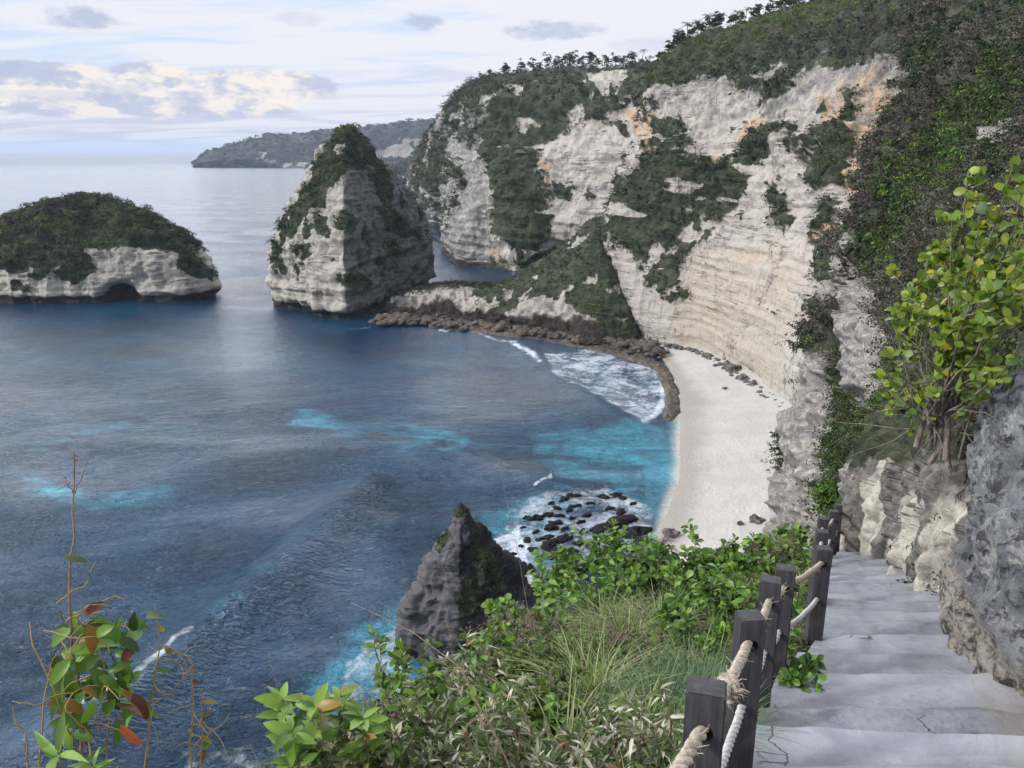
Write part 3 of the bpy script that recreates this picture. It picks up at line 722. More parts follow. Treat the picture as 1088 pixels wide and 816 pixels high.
G_HEAD = build_headland()

def build_spur():
    cols = [
     [Z(402,338,-1), P(408,328,293), P(418,318,302), P(424,320,315), Z(430,318,-1)],
     [Z(425,343,-1), P(430,326,292), P(440,309,303), P(448,308,318), Z(455,305,-1)],
     [Z(470,346,-1), P(474,326,288), P(482,307,300), P(490,306,318), Z(495,302,-1)],
     [Z(505,350,-1), P(508,328,281), P(520,310,298), P(526,309,322), Z(530,303,-1)],
     [Z(545,356,-1), P(548,330,274), P(560,291,296), P(565,288,330), Z(568,292,-1)],
     [Z(590,364,-1), P(593,330,267), P(603,266,293), P(608,264,335), Z(612,288,-1)],
     [Z(628,371,-1), P(630,335,260), P(634,243,288), P(640,242,335), Z(645,285,-1)],
     [Z(664,373,-1), P(668,345,257), P(659,285,275), P(672,275,330), Z(690,285,-1)],
     [Z(688,372,-1), P(688,362,262), P(690,345,275), P(700,330,330), Z(720,285,-1)]]
    nu, nv = 380, 150
    G = sheet(cols, nu, nv); n = normals(G)
    if n[nu//2, nv//2, 2] < 0: n = -n
    v = G.reshape(-1, 3); n = n.reshape(-1, 3); px, py, t = proj(v)
    veg = paint(v, [[(500,312),(560,285),(605,255),(640,230),(700,250),(700,352),(655,352),(640,340),(600,322),(575,318),(540,330),(520,328)], [(635,300),(690,300),(690,368),(640,352)]], 5, 6)
    veg = np.maximum(veg, sstep(290, 305, t)*(py < 318)*1.0)
    veg *= 1 - 0.8*sstep(0.45, 0.6, fbm(v, 0.12, 4, 48))
    wet_shade = sstep(7.5, 4.0, v[:, 2] + 2.5*fbm(v, 0.12, 4, 3))
    d = rockdisp(v, (1.0, 14), (1.3, 5), (0.6, 2.0), (0.8, 3.0), 21)*(0.5 + 0.5*(1 - veg)) + veg*0.5
    v = v + n*d[:, None]; G2 = v.reshape(nu, nv, 3)
    tag(mk('ridge', v, gridfaces(nu, nv), M_CLIFF, attrs={'veg': veg, 'ochre': 0*veg, 'grey': 0.42 + 0*veg, 'wet_shade': wet_shade}), kind='structure')
    idx, c, r = scatter(G2, veg, 4600, 0.4, 1.15, None)
    x, y, _ = proj(c)
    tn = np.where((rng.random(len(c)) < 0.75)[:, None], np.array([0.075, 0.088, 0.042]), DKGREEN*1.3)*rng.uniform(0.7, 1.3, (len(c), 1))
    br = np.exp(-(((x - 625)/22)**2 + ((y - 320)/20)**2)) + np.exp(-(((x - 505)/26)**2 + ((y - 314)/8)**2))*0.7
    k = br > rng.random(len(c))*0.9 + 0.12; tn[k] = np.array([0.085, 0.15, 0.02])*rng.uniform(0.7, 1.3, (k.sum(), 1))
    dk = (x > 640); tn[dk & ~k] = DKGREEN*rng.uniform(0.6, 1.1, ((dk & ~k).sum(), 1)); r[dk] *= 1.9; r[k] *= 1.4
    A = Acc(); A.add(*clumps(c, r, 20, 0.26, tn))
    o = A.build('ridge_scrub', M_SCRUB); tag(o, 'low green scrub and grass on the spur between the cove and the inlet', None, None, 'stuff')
    return G2
G_SPUR = build_spur()

# ------------------------------------------------------------------ sea stacks
def stack(name, label, plan, prof, mat, vegfn, disp, apex, L=170, A=420, s=0, wetz=(3.6, 2.2), grey=0.3, nscrub=800, scr=(0.7, 1.8), lf=0.35, tw=(0.45, 0.45, 0.08, 0.02), shade_greyfn=None, shift=None, cave=None, scrublabel=None, drybias=0.1, nleaf=22):
    plan = np.array(plan, float); c0 = plan.mean(0); q = plan - c0
    phi = np.linspace(-math.pi, math.pi, A, endpoint=False); Rr = np.zeros(A)
    for i, a in enumerate(phi):
        dx, dy = math.cos(a), math.sin(a); best = 0
        for k in range(len(q)):
            p0, p1 = q[k], q[(k+1) % len(q)]; e = p1 - p0
            den = dx*e[1] - dy*e[0]
            if abs(den) < 1e-9: continue
            t_ = (p0[0]*e[1] - p0[1]*e[0])/den; u_ = (p0[0]*dy - p0[1]*dx)/den
            if t_ > 0 and -1e-6 <= u_ <= 1 + 1e-6: best = max(best, t_)
        Rr[i] = best
    for _ in range(4): Rr = (np.roll(Rr, 1) + Rr*2 + np.roll(Rr, -1))/4
    pz = np.array([p[0] for p in prof], float); ps = np.array([p[1] for p in prof], float)
    # spend rows evenly along the profile
    arc = np.concatenate([[0], np.cumsum(np.hypot(np.diff(pz), np.diff(ps)*Rr.mean()))])
    u = np.linspace(0, arc[-1], L); z = np.interp(u, arc, pz); k = np.interp(u, arc, ps)
    cen = c0[None] + (np.array(apex) - c0)[None]*(np.clip(z/pz[-1], 0, 1)**1.3)[:, None]
    if shift is not None: cen = cen + np.stack([np.interp(z, [q_[0] for q_ in shift], [q_[1] for q_ in shift]), 0*z], 1)
    G = np.zeros((A, L, 3))
    Rm = Rr.mean(); kk = k[None, :]
    Rl = Rr[:, None]*(kk > 0) ; Rl = (Rl*sstep(0, 0.35, kk) + Rm*(1 - sstep(0, 0.35, kk)))
    G[..., 0] = cen[None, :, 0] + np.cos(phi)[:, None]*Rl*kk
    G[..., 1] = cen[None, :, 1] + np.sin(phi)[:, None]*Rl*kk
    G[..., 2] = z[None]
    Gw = np.concatenate([G[-1:], G, G[:1]], 0); n = normals(Gw)[1:-1]
    v = G.reshape(-1, 3); n = n.reshape(-1, 3)
    out = np.stack([v[:, 0] - c0[0], v[:, 1] - c0[1], v[:, 2]*0.5], 1)
    n = np.where((np.sum(n*out, 1) < 0)[:, None], -n, n)
    edge = np.tile(sstep(0.0, 0.12, k), A)
    d = disp(v)*(0.25 + 0.75*edge)
    if cave is not None:
        px, py, t = proj(v)
        for (cx, cy, rx, ry, dep) in cave: d = d - dep*np.exp(-(((px - cx)/rx)**2 + ((py - cy)/ry)**2)**2)
    v = v + n*d[:, None]
    G2 = v.reshape(A, L, 3)
    veg, och = vegfn(v, n)
    g = np.full(len(v), grey) if shade_greyfn is None else shade_greyfn(v, n)
    wet_shade = sstep(wetz[0], wetz[1], v[:, 2] + 0.6*fbm(v, 0.15, 3, s+3))
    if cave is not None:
        for (cx, cy, rx, ry, dep) in cave: wet_shade = np.maximum(wet_shade, 1.0*(np.exp(-(((px - cx)/rx)**2 + ((py - cy)/ry)**2)**2) > 0.30))  # cave mouths get painted shade, in the same dark as the wet band
    root = empty(name, (c0[0], c0[1], 0)); tag(root, label, 'sea stack')
    top = np.array([[v[L-1::L].mean(0)[0], v[L-1::L].mean(0)[1], v[L-1::L, 2].mean()]])
    vv = np.concatenate([v, top]); ti = len(v)
    tri = np.stack([np.arange(A)*L + L-1, ((np.arange(A)+1) % A)*L + L-1, np.full(A, ti)], 1)
    ap = lambda a: np.concatenate([a, [a[-1]]])
    mk('rock', vv, [gridfaces(A, L, True), tri], mat, root, attrs={'veg': ap(veg), 'ochre': ap(och), 'grey': ap(g), 'wet_shade': ap(wet_shade)})
    if nscrub:
        idx, c, r = scatter(G2, veg*(np.random.default_rng(1).random(len(veg)) < 2), nscrub, scr[0], scr[1], None)
        tn = tints(len(c), tw, c, 0.06, s + 30)
        dr = rng.random(len(c)) < drybias; tn[dr] = DRY*rng.uniform(0.5, 1.1, (dr.sum(), 1))
        Ac = Acc(); Ac.add(*clumps(c, r, nleaf, lf, tn))
        o = Ac.build('scrub', M_SCRUB, root); o['kind'] = 'stuff'
        if scrublabel: o['label'] = scrublabel
    return root, G2
# tall stack in the middle
def veg_tall(v, n):
    px, py, t = proj(v)
    a = paint(v, [[(330,205),(332,178),(350,150),(362,120),(392,140),(408,170),(418,205),(412,222),(395,205),(388,180),(372,180),(360,195),(345,210)],
                  [(325,195),(345,205),(352,205),(345,220),(330,222),(318,245),(300,270),(286,285),(284,255)],
                  [(333,225),(350,228),(352,250),(338,248)], [(312,262),(328,258),(338,270),(320,278)], [(366,293),(385,290),(400,302),(372,308)],
                  [(400,222),(425,222),(446,250),(430,255),(410,246)], [(412,258),(430,262),(425,275),(415,275)], [(355,240),(365,225),(385,235),(372,250)], [(390,262),(402,262),(405,282),(392,280)]], 4, 4)
    back = (n[:, 1] > 0.2)*sstep(20, 35, v[:, 2]); a = np.maximum(a, back)
    a = np.maximum(a, 0.85*sstep(0.5, 0.68, fbm(v, 0.13, 4, 49))*sstep(8, 16, v[:, 2]))
    a *= 1 - 0.8*sstep(0.42, 0.6, fbm(v, 0.15, 4, 58))
    return a, 0*a
def shade_tall(v, n):
    return np.clip(0.12 + 0.95*sstep(0.1, 0.5, n[:, 0]) + 0.3*sstep(35, 50, v[:, 2]), 0, 1)  # right-facing sides greyed: shade away from the sun put into the colour
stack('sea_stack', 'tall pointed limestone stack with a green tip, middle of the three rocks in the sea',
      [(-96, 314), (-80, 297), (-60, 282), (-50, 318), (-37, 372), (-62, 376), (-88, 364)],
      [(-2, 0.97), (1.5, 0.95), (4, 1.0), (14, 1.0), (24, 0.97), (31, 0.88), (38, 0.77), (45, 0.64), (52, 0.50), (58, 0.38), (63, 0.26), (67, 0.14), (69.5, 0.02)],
      M_STACK, veg_tall, lambda p: rockdisp(p, (2.2, 20), (1.7, 8), (0.38, 2.6), (1.2, 4.0), 31), (-66, 330), s=31, nscrub=1500, scr=(0.7, 2.4), lf=0.36, shade_greyfn=shade_tall, tw=(0.42, 0.5, 0.06, 0.02), nleaf=30, drybias=0.05)
def veg_low(v, n):
    px, py, t = proj(v)
    w = 5*fbm(v, 0.05, 3, 4) + 3*fbm(v, 0.2, 3, 5)
    lim = 15.5 + 5*fbm(v, (0.025, 0.025, 0.02), 2, 66)
    a = sstep(-1.5, 1.5, v[:, 2] - lim + w)
    a = np.maximum(a, paint(v, [[(192,258),(228,282),(228,297),(205,294),(185,278)], [(60,290),(90,270),(110,285),(80,300)]], 5, 4)*0.9)
    return a, 0*a
stack('rock_island', 'low rounded limestone island capped with thick green scrub, cave at the waterline',
      [(-126, 334), (-136, 323), (-160, 320), (-187, 319), (-215, 322), (-242, 335), (-238, 375), (-190, 392), (-145, 372)],
      [(-2, 0.94), (1.5, 0.945), (4, 1.0), (11, 0.97), (16, 0.92), (20, 0.85), (26, 0.70), (32, 0.53), (37, 0.35), (40, 0.2), (41.5, 0.03)],
      M_STACK, veg_low, lambda p: rockdisp(p, (2.5, 22), (1.5, 8), (0.35, 2.6), (1.0, 5.0), 51), (-184, 345), s=51, nscrub=1700, scr=(1.2, 3.6), lf=0.42, nleaf=46, drybias=0.04,
      tw=(0.45, 0.45, 0.04, 0.06), grey=0.28, shift=[(0, 0), (20, 1), (30, 0), (42, 0)], cave=[(126, 315, 16, 13, 14.0), (20, 303, 6, 6, 1.5)])
def veg_pyr(v, n):
    a = paint(v, [[(480,530),(500,530),(506,548),(478,550)], [(462,575),(476,555),(480,570),(466,592)], [(505,560),(540,620),(530,632),(500,590)], [(480,615),(510,610),(512,650),(490,660)]], 3, 4)
    a *= sstep(-0.5, 0.1, fbm(v, 0.5, 3, 4) + 0.35)
    return a*0.9, 0*a
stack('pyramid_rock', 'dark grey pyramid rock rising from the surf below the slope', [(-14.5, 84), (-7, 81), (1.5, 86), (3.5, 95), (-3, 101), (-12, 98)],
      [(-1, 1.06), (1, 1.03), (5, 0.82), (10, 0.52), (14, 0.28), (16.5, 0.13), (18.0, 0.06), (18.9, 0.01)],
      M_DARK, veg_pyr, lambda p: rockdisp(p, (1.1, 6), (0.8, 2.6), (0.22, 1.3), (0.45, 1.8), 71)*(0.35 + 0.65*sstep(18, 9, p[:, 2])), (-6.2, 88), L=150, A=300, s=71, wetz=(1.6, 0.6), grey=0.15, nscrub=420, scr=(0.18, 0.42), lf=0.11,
      tw=(0.6, 0.3, 0, 0.3), shade_greyfn=lambda v, n: np.clip(0.25 + 0.5*sstep(0, 0.5, n[:, 0]), 0, 1), drybias=0.0, nleaf=16)  # grey rises on right-facing sides, painting in their shade

# ------------------------------------------------------------------ far hills across the sea
def build_far():
    def hill(name, pts, t, seed, rockpoly):
        cols = []
        for (px, pyb, pyt) in pts:
            cols.append([Z(px, pyb, -2), P(px, pyb*0.72 + pyt*0.28, t*1.01), P(px + 2, pyb*0.4 + pyt*0.6, t*1.03), P(px + 3, pyt, t*1.09), P(px + 8, pyt + 3, t*1.3)])
        G = sheet(cols, 300, 70); n = normals(G).reshape(-1, 3); v = G.reshape(-1, 3)
        if n[len(n)//2, 1] > 0: n = -n
        v = v + n*(14*fbm(v, 1/110, 4, seed) + 7*fbm(v, (1/40, 1/40, 1/25), 3, seed+2))[:, None]
        rock = paint(v, rockpoly, 5, seed, 0.09)*sstep(-0.5, 0.3, fbm(v, 1/50, 3, seed+4)); px, py, _ = proj(v)
        tag(mk(name, v, gridfaces(300, 70), M_FAR, attrs={'veg': 1 - rock, 'ochre': 0*rock, 'grey': 0.2 + 0*rock, 'wet_shade': 0*rock}), kind='structure')
        o = None
        nn = 1500; G2 = v.reshape(300, 70, 3); idx, c, r = scatter(G2, np.clip(1 - rock, 0, 1), nn, 6, 13, None)
        A = Acc(); A.add(*clumps(c, r, 10, 5.0, tints(nn, (0.35, 0.6, 0.05, 0), c, 0.004)*0.8))
        tag(A.build('far_woods', M_SCRUB), 'woods covering the far blue hills across the sea', None, None, 'stuff')
    hill('far_hill', [(205, 176.5, 174), (215, 177, 164), (240, 177.5, 155), (275, 178, 148), (310, 179, 145), (345, 180, 142), (385, 181, 137), (420, 181, 133), (450, 181, 131), (480, 181, 130), (540, 182, 128)], 2850, 81,
         [[(385,160),(430,150),(465,150),(460,165),(420,170),(395,168)], [(215,172),(260,172),(300,170),(330,173),(330,178),(215,178)], [(270,163),(285,160),(283,168),(270,169)], [(345,170),(400,170),(400,178),(345,178)]])
    hill('far_headland', [(412, 187, 183), (425, 187.5, 174), (445, 188, 162), (465, 188.5, 150), (485, 189, 143), (540, 190, 135)], 2050, 91, [[(420,182),(480,182),(480,190),(420,190)]])
build_far()
# ================================================================== NEAR HILLSIDE (right)
def build_hill():
    cols = [
     [P(840,600,150), P(850,530,155), P(880,420,158), P(900,330,160), P(920,250,163), P(950,170,170), P(980,90,180), P(1010,0,200), P(1035,-60,240)],
     [P(810,612,112), P(822,535,115), P(848,425,118), P(874,335,120), P(902,250,123), P(934,170,128), P(967,90,136), P(985,0,155), P(1010,-60,190)],
     [P(850,612,92), P(862,540,94), P(882,430,97), P(906,330,100), P(938,250,104), P(972,170,110), P(1004,90,120), P(1020,0,140), P(1045,-60,175)],
     [P(880,625,50), P(890,560,52), P(915,440,60), P(940,340,70), P(970,250,78), P(1000,170,86), P(1030,90,97), P(1060,0,115), P(1085,-60,155)],
     [P(905,650,20), P(930,560,22), P(955,450,29), P(985,350,38), P(1015,250,48), P(1045,170,57), P(1070,90,68), P(1095,0,88), P(1120,-60,125)],
     [P(980,720,10.5), P(985,600,12), P(1005,470,14), P(1030,370,19), P(1060,260,27), P(1090,180,35), P(1110,90,46), P(1135,0,62), P(1160,-60,100)],
     [P(1110,800,7.0), P(1100,640,7.8), P(1100,480,9), P(1105,390,11), P(1125,270,15), P(1145,190,20), P(1165,90,29), P(1185,0,42), P(1210,-60,80)],
     [P(1500,950,6.0), P(1450,700,7), P(1420,520,8), P(1400,390,10), P(1400,270,13), P(1400,190,17), P(1400,90,24), P(1400,0,34), P(1420,-60,70)]]
    nu, nv = 460, 420
    G = sheet(cols, nu, nv); n = normals(G)
    if n[nu//2, nv//2, 0] > 0: n = -n
    v = G.reshape(-1, 3); n = n.reshape(-1, 3); px, py, t = proj(v)
    rockp = [[(800,620),(812,540),(832,480),(845,420),(852,350),(870,330),(878,400),(884,440),(874,470),(882,520),(898,540),(905,640)], [(872,300),(884,255),(898,262),(892,310),(880,330)],
             [(885,350),(893,305),(915,292),(932,330),(945,380),(938,440),(915,440),(895,405)], [(880,430),(905,440),(890,470),(868,460)],
             [(895,290),(905,240),(915,260),(905,300)], [(930,30),(960,10),(968,40),(945,50)], [(1040,140),(1070,110),(1088,130),(1060,170)]]
    rock = paint(v, rockp, 6, 6)
    veg = 1 - rock
    veg = np.maximum(veg, paint(v, [[(862,330),(890,320),(890,365),(868,375)], [(874,410),(900,430),(925,450),(935,500),(905,490),(880,455)], [(866,515),(890,512),(892,540),(868,540)]], 5, 9))
    grey = 0.62 + 0*veg
    sc1 = np.clip(t/100, 0.04, 1.3)
    d = sc1*(2.6*fbm(v/sc1[:, None]*1.0, 0.05, 4, 5) if False else 2.4*fbm(np.stack([px, py, t*0.5], 1), 0.025, 5, 5) + rock*(1.1*(1 - 2*np.abs(fbm(np.stack([px, py*0.7, t*0.3], 1), 0.06, 4, 15)))) + veg*0.5)
    v = v + n*d[:, None]; G2 = v.reshape(nu, nv, 3)
    tag(mk('hillside', v, gridfaces(nu, nv), M_NEAR, attrs={'veg': veg, 'ochre': 0*veg, 'grey': grey, 'wet_shade': 0*veg}), kind='structure')
    # scrub: three kinds of cover
    inview = (px > 800) & (px < 1180) & (py > -60) & (py < 640)
    x, y = px, py
    green = np.exp(-(segd(px, py, [(1080, 70), (1030, 120), (1000, 170), (965, 215), (945, 255)])/25)**2)
    mask = veg*inview*(t > 9)
    nn = 5200
    wgt = np.where(mask > 0.4, 1.0, 0); wgt /= wgt.sum()
    idx = rng.choice(len(v), nn, p=wgt); c = v[idx]; tt = t[idx]
    g = green[idx]; lowg = sstep(330, 420, py[idx])
    pal = tints(nn, (0.12, 0.22, 0.66, 0.0), c, 0.06, 90)*1.15
    isg = rng.random(nn) < np.clip(g*1.1, 0, 0.95); pal[isg] = np.array([0.036, 0.060, 0.020])*rng.uniform(0.5, 1.5, (isg.sum(), 1))
    br = isg & (rng.random(nn) < 0.12); pal[br] = np.array([0.08, 0.15, 0.02])*rng.uniform(0.7, 1.2, (br.sum(), 1))
    lg = (~isg) & (rng.random(nn) < lowg*0.85); pal[lg] = np.array([0.036, 0.058, 0.018])*rng.uniform(0.5, 1.5, (lg.sum(), 1))
    A = Acc(); sc_ = np.clip(tt, 9, 200)/100
    A.add(*shrubs(c, n[idx], rng.uniform(0.5, 2.1, nn)*sc_*np.where(tt > 85, 0.8, 1.25) + 0.04, pal, 6, 18, sc_*np.where(isg, 0.21, 0.15) + 0.014))
    tag(A.build('hillside_scrub', M_SCRUB), 'dense dark scrub and dry brush over the near hillside', None, None, 'stuff')
    # bare dry twigs standing out of the brush
    lines = []
    sel = rng.choice(np.where((mask > 0.4) & (px > 860))[0], 2600)
    for i in sel:
        s = t[i]/100
        L = rng.uniform(1.2, 3.2)*s + 0.12
        p = curve_pts(v[i], n[i]*0.7 + np.array([0, 0, 0.8]) + rng.normal(size=3)*0.4, L, 5, 0.1, 0.12)
        lines.append((p, np.linspace(0.018*s + 0.002, 0.006*s + 0.001, 5)))
    vv, ff = tubes(lines, 3)
    tag(mk('dry_brush', vv, ff, M_TWIG), 'bare grey twigs of dry brush on the near hillside', None, None, 'stuff')
    return G2
G_HILL = build_hill()

# ================================================================== FOREGROUND: stairs, slope, wall, boulder
FY = np.array([-6, 0, 2.05, 3.2, 4.2, 4.8, 5.95, 7.6, 9.2, 11.06, 13, 18.0]); FX = np.array([-3.4, -0.45, 0.60, 1.11, 1.56, 1.87, 2.62, 3.32, 4.02, 4.98, 6.0, 8.6])
def Xf(Y): return np.interp(Y, FY, FX)
def stair_z(Y): return 60 - (1.6 + 0.41*Y)
def ground(X, Y):
    X = np.asarray(X, float); Y = np.asarray(Y, float)
    lat = Xf(Y) - X
    g = 60 - (1.72 + 0.41*Y + 0.13*np.clip(lat, -1, None))
    e = 3.5 + 0.3*np.sin(Y*1.3)
    g = g - 1.9*np.logaddexp(0, (lat - e)*4)/4 - 1.0*np.logaddexp(0, (Y - 13.5)*2)/2 - np.clip(-lat, 0, None)*0.4
    return g
def build_slope():
    Y = np.linspace(-6, 22, 150); lat = np.concatenate([np.linspace(-1.0, 5, 90), np.linspace(5.3, 28, 40)])
    YY, LL = np.meshgrid(Y, lat, indexing='ij'); XX = Xf(YY) - LL
    v = np.stack([XX, YY, ground(XX, YY)], -1).reshape(-1, 3)
    v[:, 2] += 0.10*fbm(v, 0.9, 4, 3)*sstep(-0.1, 0.3, LL.ravel())
    m, N, b = new_mat('slope_soil')
    p = N.n('ShaderNodeNewGeometry').outputs['Position']; n1 = N.noise(p, 3.0, 7, 0.7)
    N.set(b.inputs['Base Color'], N.mix(N.ss(n1, 0.35, 0.65), (0.035, 0.035, 0.02), (0.10, 0.085, 0.06))); b.inputs['Roughness'].default_value = 0.95
    N.set(b.inputs['Normal'], N.bump(n1, 0.8, 0.1))
    tag(mk('slope', v, gridfaces(150, 130), m), kind='structure')
build_slope()

def concrete():
    m, N, b = new_mat('worn_concrete')
    p = N.n('ShaderNodeNewGeometry').outputs['Position']
    n1 = N.noise(p, 1.6, 7, 0.65, 0.5); n2 = N.noise(p, 18, 6, 0.7); n3 = N.noise(N.vm('MULTIPLY', p, (0.5, 1.6, 1)), 2.6, 5, 0.6, 0.6)
    c = N.mix(N.ss(n1, 0.3, 0.7), (0.135, 0.142, 0.165), (0.235, 0.248, 0.285))
    c = N.mix(N.m('MULTIPLY', N.ss(n3, 0.47, 0.62), 0.7), c, (0.095, 0.097, 0.11))
    c = N.mix(N.m('MULTIPLY', N.ss(n2, 0.45, 0.70), 0.5), c, (0.085, 0.085, 0.09))
    n5 = N.noise(p, 5.5, 9, 0.75)
    c = N.mix(N.m('MULTIPLY', N.ss(n5, 0.54, 0.66), 0.5), c, (0.10, 0.095, 0.09))
    edge = N.attr('edge').outputs['Fac']
    c = N.mix(N.m('MULTIPLY', N.ss(N.m('ADD', edge, N.m('MULTIPLY', n1, 0.5)), 0.6, 1.2), 0.7), c, (0.16, 0.14, 0.12))
    c = N.mix(N.m('MULTIPLY', N.attr('worn').outputs['Fac'], 0.6), c, (0.36, 0.375, 0.425))
    vo = N.voro(N.vm('ADD', p, N.vm('MULTIPLY', N.n('ShaderNodeTexNoise').outputs['Color'], (0.25, 0.25, 0.25))), 0.9, 'DISTANCE_TO_EDGE')
    ck = N.m('MULTIPLY', N.m('SUBTRACT', 1.0, N.ss(vo, 0.002, 0.007)), N.ss(N.noise(p, 1.7, 3), 0.55, 0.61))
    c = N.mix(N.m('MULTIPLY', ck, 0.85), c, (0.06, 0.06, 0.06))
    N.set(b.inputs['Base Color'], c); b.inputs['Roughness'].default_value = 0.85
    N.set(b.inputs['Normal'], N.bump(N.m('ADD', N.m('MULTIPLY', n1, 1.6), N.m('SUBTRACT', N.m('MULTIPLY', n2, 0.35), N.m('MULTIPLY', ck, 0.8))), 0.7, 0.03))
    return m
M_CONC = concrete()
def build_stairs():
    noses = [-1.0, -0.4, 0.15, 0.7, 1.25, 1.8, 2.3, 2.78, 3.25, 3.69, 4.08, 4.87, 5.40, 6.06, 6.55, 7.1, 7.6, 8.17, 8.85, 9.55, 10.3, 11.1, 11.6, 12.1, 12.6, 13.2, 13.8]
    root = empty('stairway', (2, 4, stair_z(4))); tag(root, 'worn grey concrete steps going down between the rope fence and the rock', 'stairs')
    rr = np.random.default_rng(5)
    for i in range(1, len(noses)):
        y0, y1 = noses[i-1], noses[i]
        zt = stair_z(y1); drop = max(0.02, 0.41*(y1 - y0) - rr.uniform(0.10, 0.16))
        nx, ny = 60, 22
        s = np.concatenate([np.linspace(0, 0.9, ny), np.linspace(0.92, 1.0, 7)])
        prof = [(y0 - 0.08, zt + drop - 0.30), (y0 - 0.08, zt + drop)]
        prof += [(y0 - 0.08 + (y1 - y0 + 0.04)*q, zt + drop*(1 - q)) for q in s]
        R = 0.028
        prof += [(y1 - 0.04 + R*math.sin(a), zt - R + R*math.cos(a)) for a in np.linspace(0.2, math.pi/2, 7)]
        prof += [(y1 + 0.005, zt - 0.2), (y1 - 0.01, zt - 0.62)]
        prof = np.array(prof); k = len(prof)
        u = np.linspace(0, 1, nx)
        G = np.zeros((nx, k, 3))
        tilt = rr.normal()*0.012
        for j in range(k):
            ym = prof[j, 0]; xl = Xf(ym) + 0.02; xr = Xf(ym) + 1.95
            G[:, j, 0] = xl + (xr - xl)*u
            G[:, j, 1] = ym + 0.0
            G[:, j, 2] = prof[j, 1]
        v = G.reshape(-1, 3)
        uu = np.repeat(u, k); jj = np.tile(np.arange(k), nx)
        v[:, 1] += (0.02*fbm(np.stack([v[:, 0], 0*uu + i*3.3, 0*uu], 1), 2.2, 3, 5) + 0.07*(uu - 0.5)*rr.normal())*(jj > ny*0.4)*np.clip((jj - ny*0.4)/(ny*0.6), 0, 1)
        v[:, 2] += (0.016*fbm(v*np.array([1, 1, 0.2]), 2.5, 4, 7) + tilt*(uu - 0.5))*(jj > 0)
        edge = np.maximum(sstep(0.60, 0.80, uu), 0.6*sstep(0.05, 0.0, uu)); q = np.clip((v[:, 1] - y0)/(y1 - y0), 0, 1)
        edge = np.maximum(edge, 0.7*sstep(0.16, 0.02, q)); edge = np.maximum(edge, 0.75*(jj > ny + 11))
        wornv = np.clip((0.25 + 0.75*sstep(0.2, 0.8, q))*{9: 1.0, 10: 0.0, 11: 0.9, 12: 0.5, 13: 0.85, 14: 0.3, 15: 0.75, 16: 0.3, 17: 0.7, 18: 0.3, 19: 0.7}.get(i, 0.4), 0, 1)*(jj < ny + 12)
        mk('step', v, gridfaces(nx, k), M_CONC, root, attrs={'edge': edge, 'worn': wornv})
build_stairs()

def build_wall():
    """cream eroded rock beside the lower steps"""
    cols = [
     [P(893,640,19), P(897,560,19), P(900,520,19.5), P(910,480,20), P(930,440,21), P(960,420,23)],
     [P(890,612,14.5), P(892,560,14.5), P(896,520,14.7), P(908,485,15.2), P(925,450,16), P(950,430,18)],
     [P(918,618,12.9), P(918,560,13.0), P(922,515,13.2), P(930,485,13.6), P(945,455,14.4), P(965,435,16)],
     [P(945,625,11.6), P(947,560,11.8), P(948,510,12.0), P(953,480,12.4), P(965,455,13.2), P(985,435,14.8)],
     [P(962,640,10.4), P(965,570,10.8), P(968,510,11.0), P(975,478,11.4), P(985,450,12.0), P(1005,430,13.4)],
     [P(988,660,9.2), P(992,580,9.5), P(996,510,9.8), P(1003,475,10.2), P(1012,445,10.8), P(1030,425,12.0)],
     [P(1040,720,8.2), P(1045,600,8.4), P(1050,510,8.6), P(1055,470,9.0), P(1060,440,9.6), P(1070,420,11)]]
    nu, nv = 260, 240
    G = sheet(cols, nu, nv); n = normals(G)
    if n[nu//2, nv//3, 1] > 0: n = -n
    v = G.reshape(-1, 3); n = n.reshape(-1, 3)
    d = 0.16*fbm(v, 0.9, 3, 3) + 0.12*(1 - 2*np.abs(fbm(v, (2.6, 2.6, 0.8), 4, 5))) + 0.05*(1 - 2*np.abs(fbm(v, (7, 7, 2.5), 3, 6)))
    v = v + n*d[:, None]; px, py, t = proj(v)
    veg = sstep(505, 470, py + 14*fbm(np.stack([px, py, 0*px], 1), 0.05, 3, 2))
    grey = 0.08 + 0.75*sstep(0.05, 0.35, fbm(v, (2.2, 2.2, 0.35), 3, 8)) + 0.35*sstep(950, 985, px) + 0.5*sstep(545, 505, py)
    tag(mk('rock_face', v, gridfaces(nu, nv), M_WALL, attrs={'veg': veg, 'ochre': 0*veg, 'grey': np.clip(grey, 0, 1), 'wet_shade': 0*veg}), kind='structure')
build_wall()

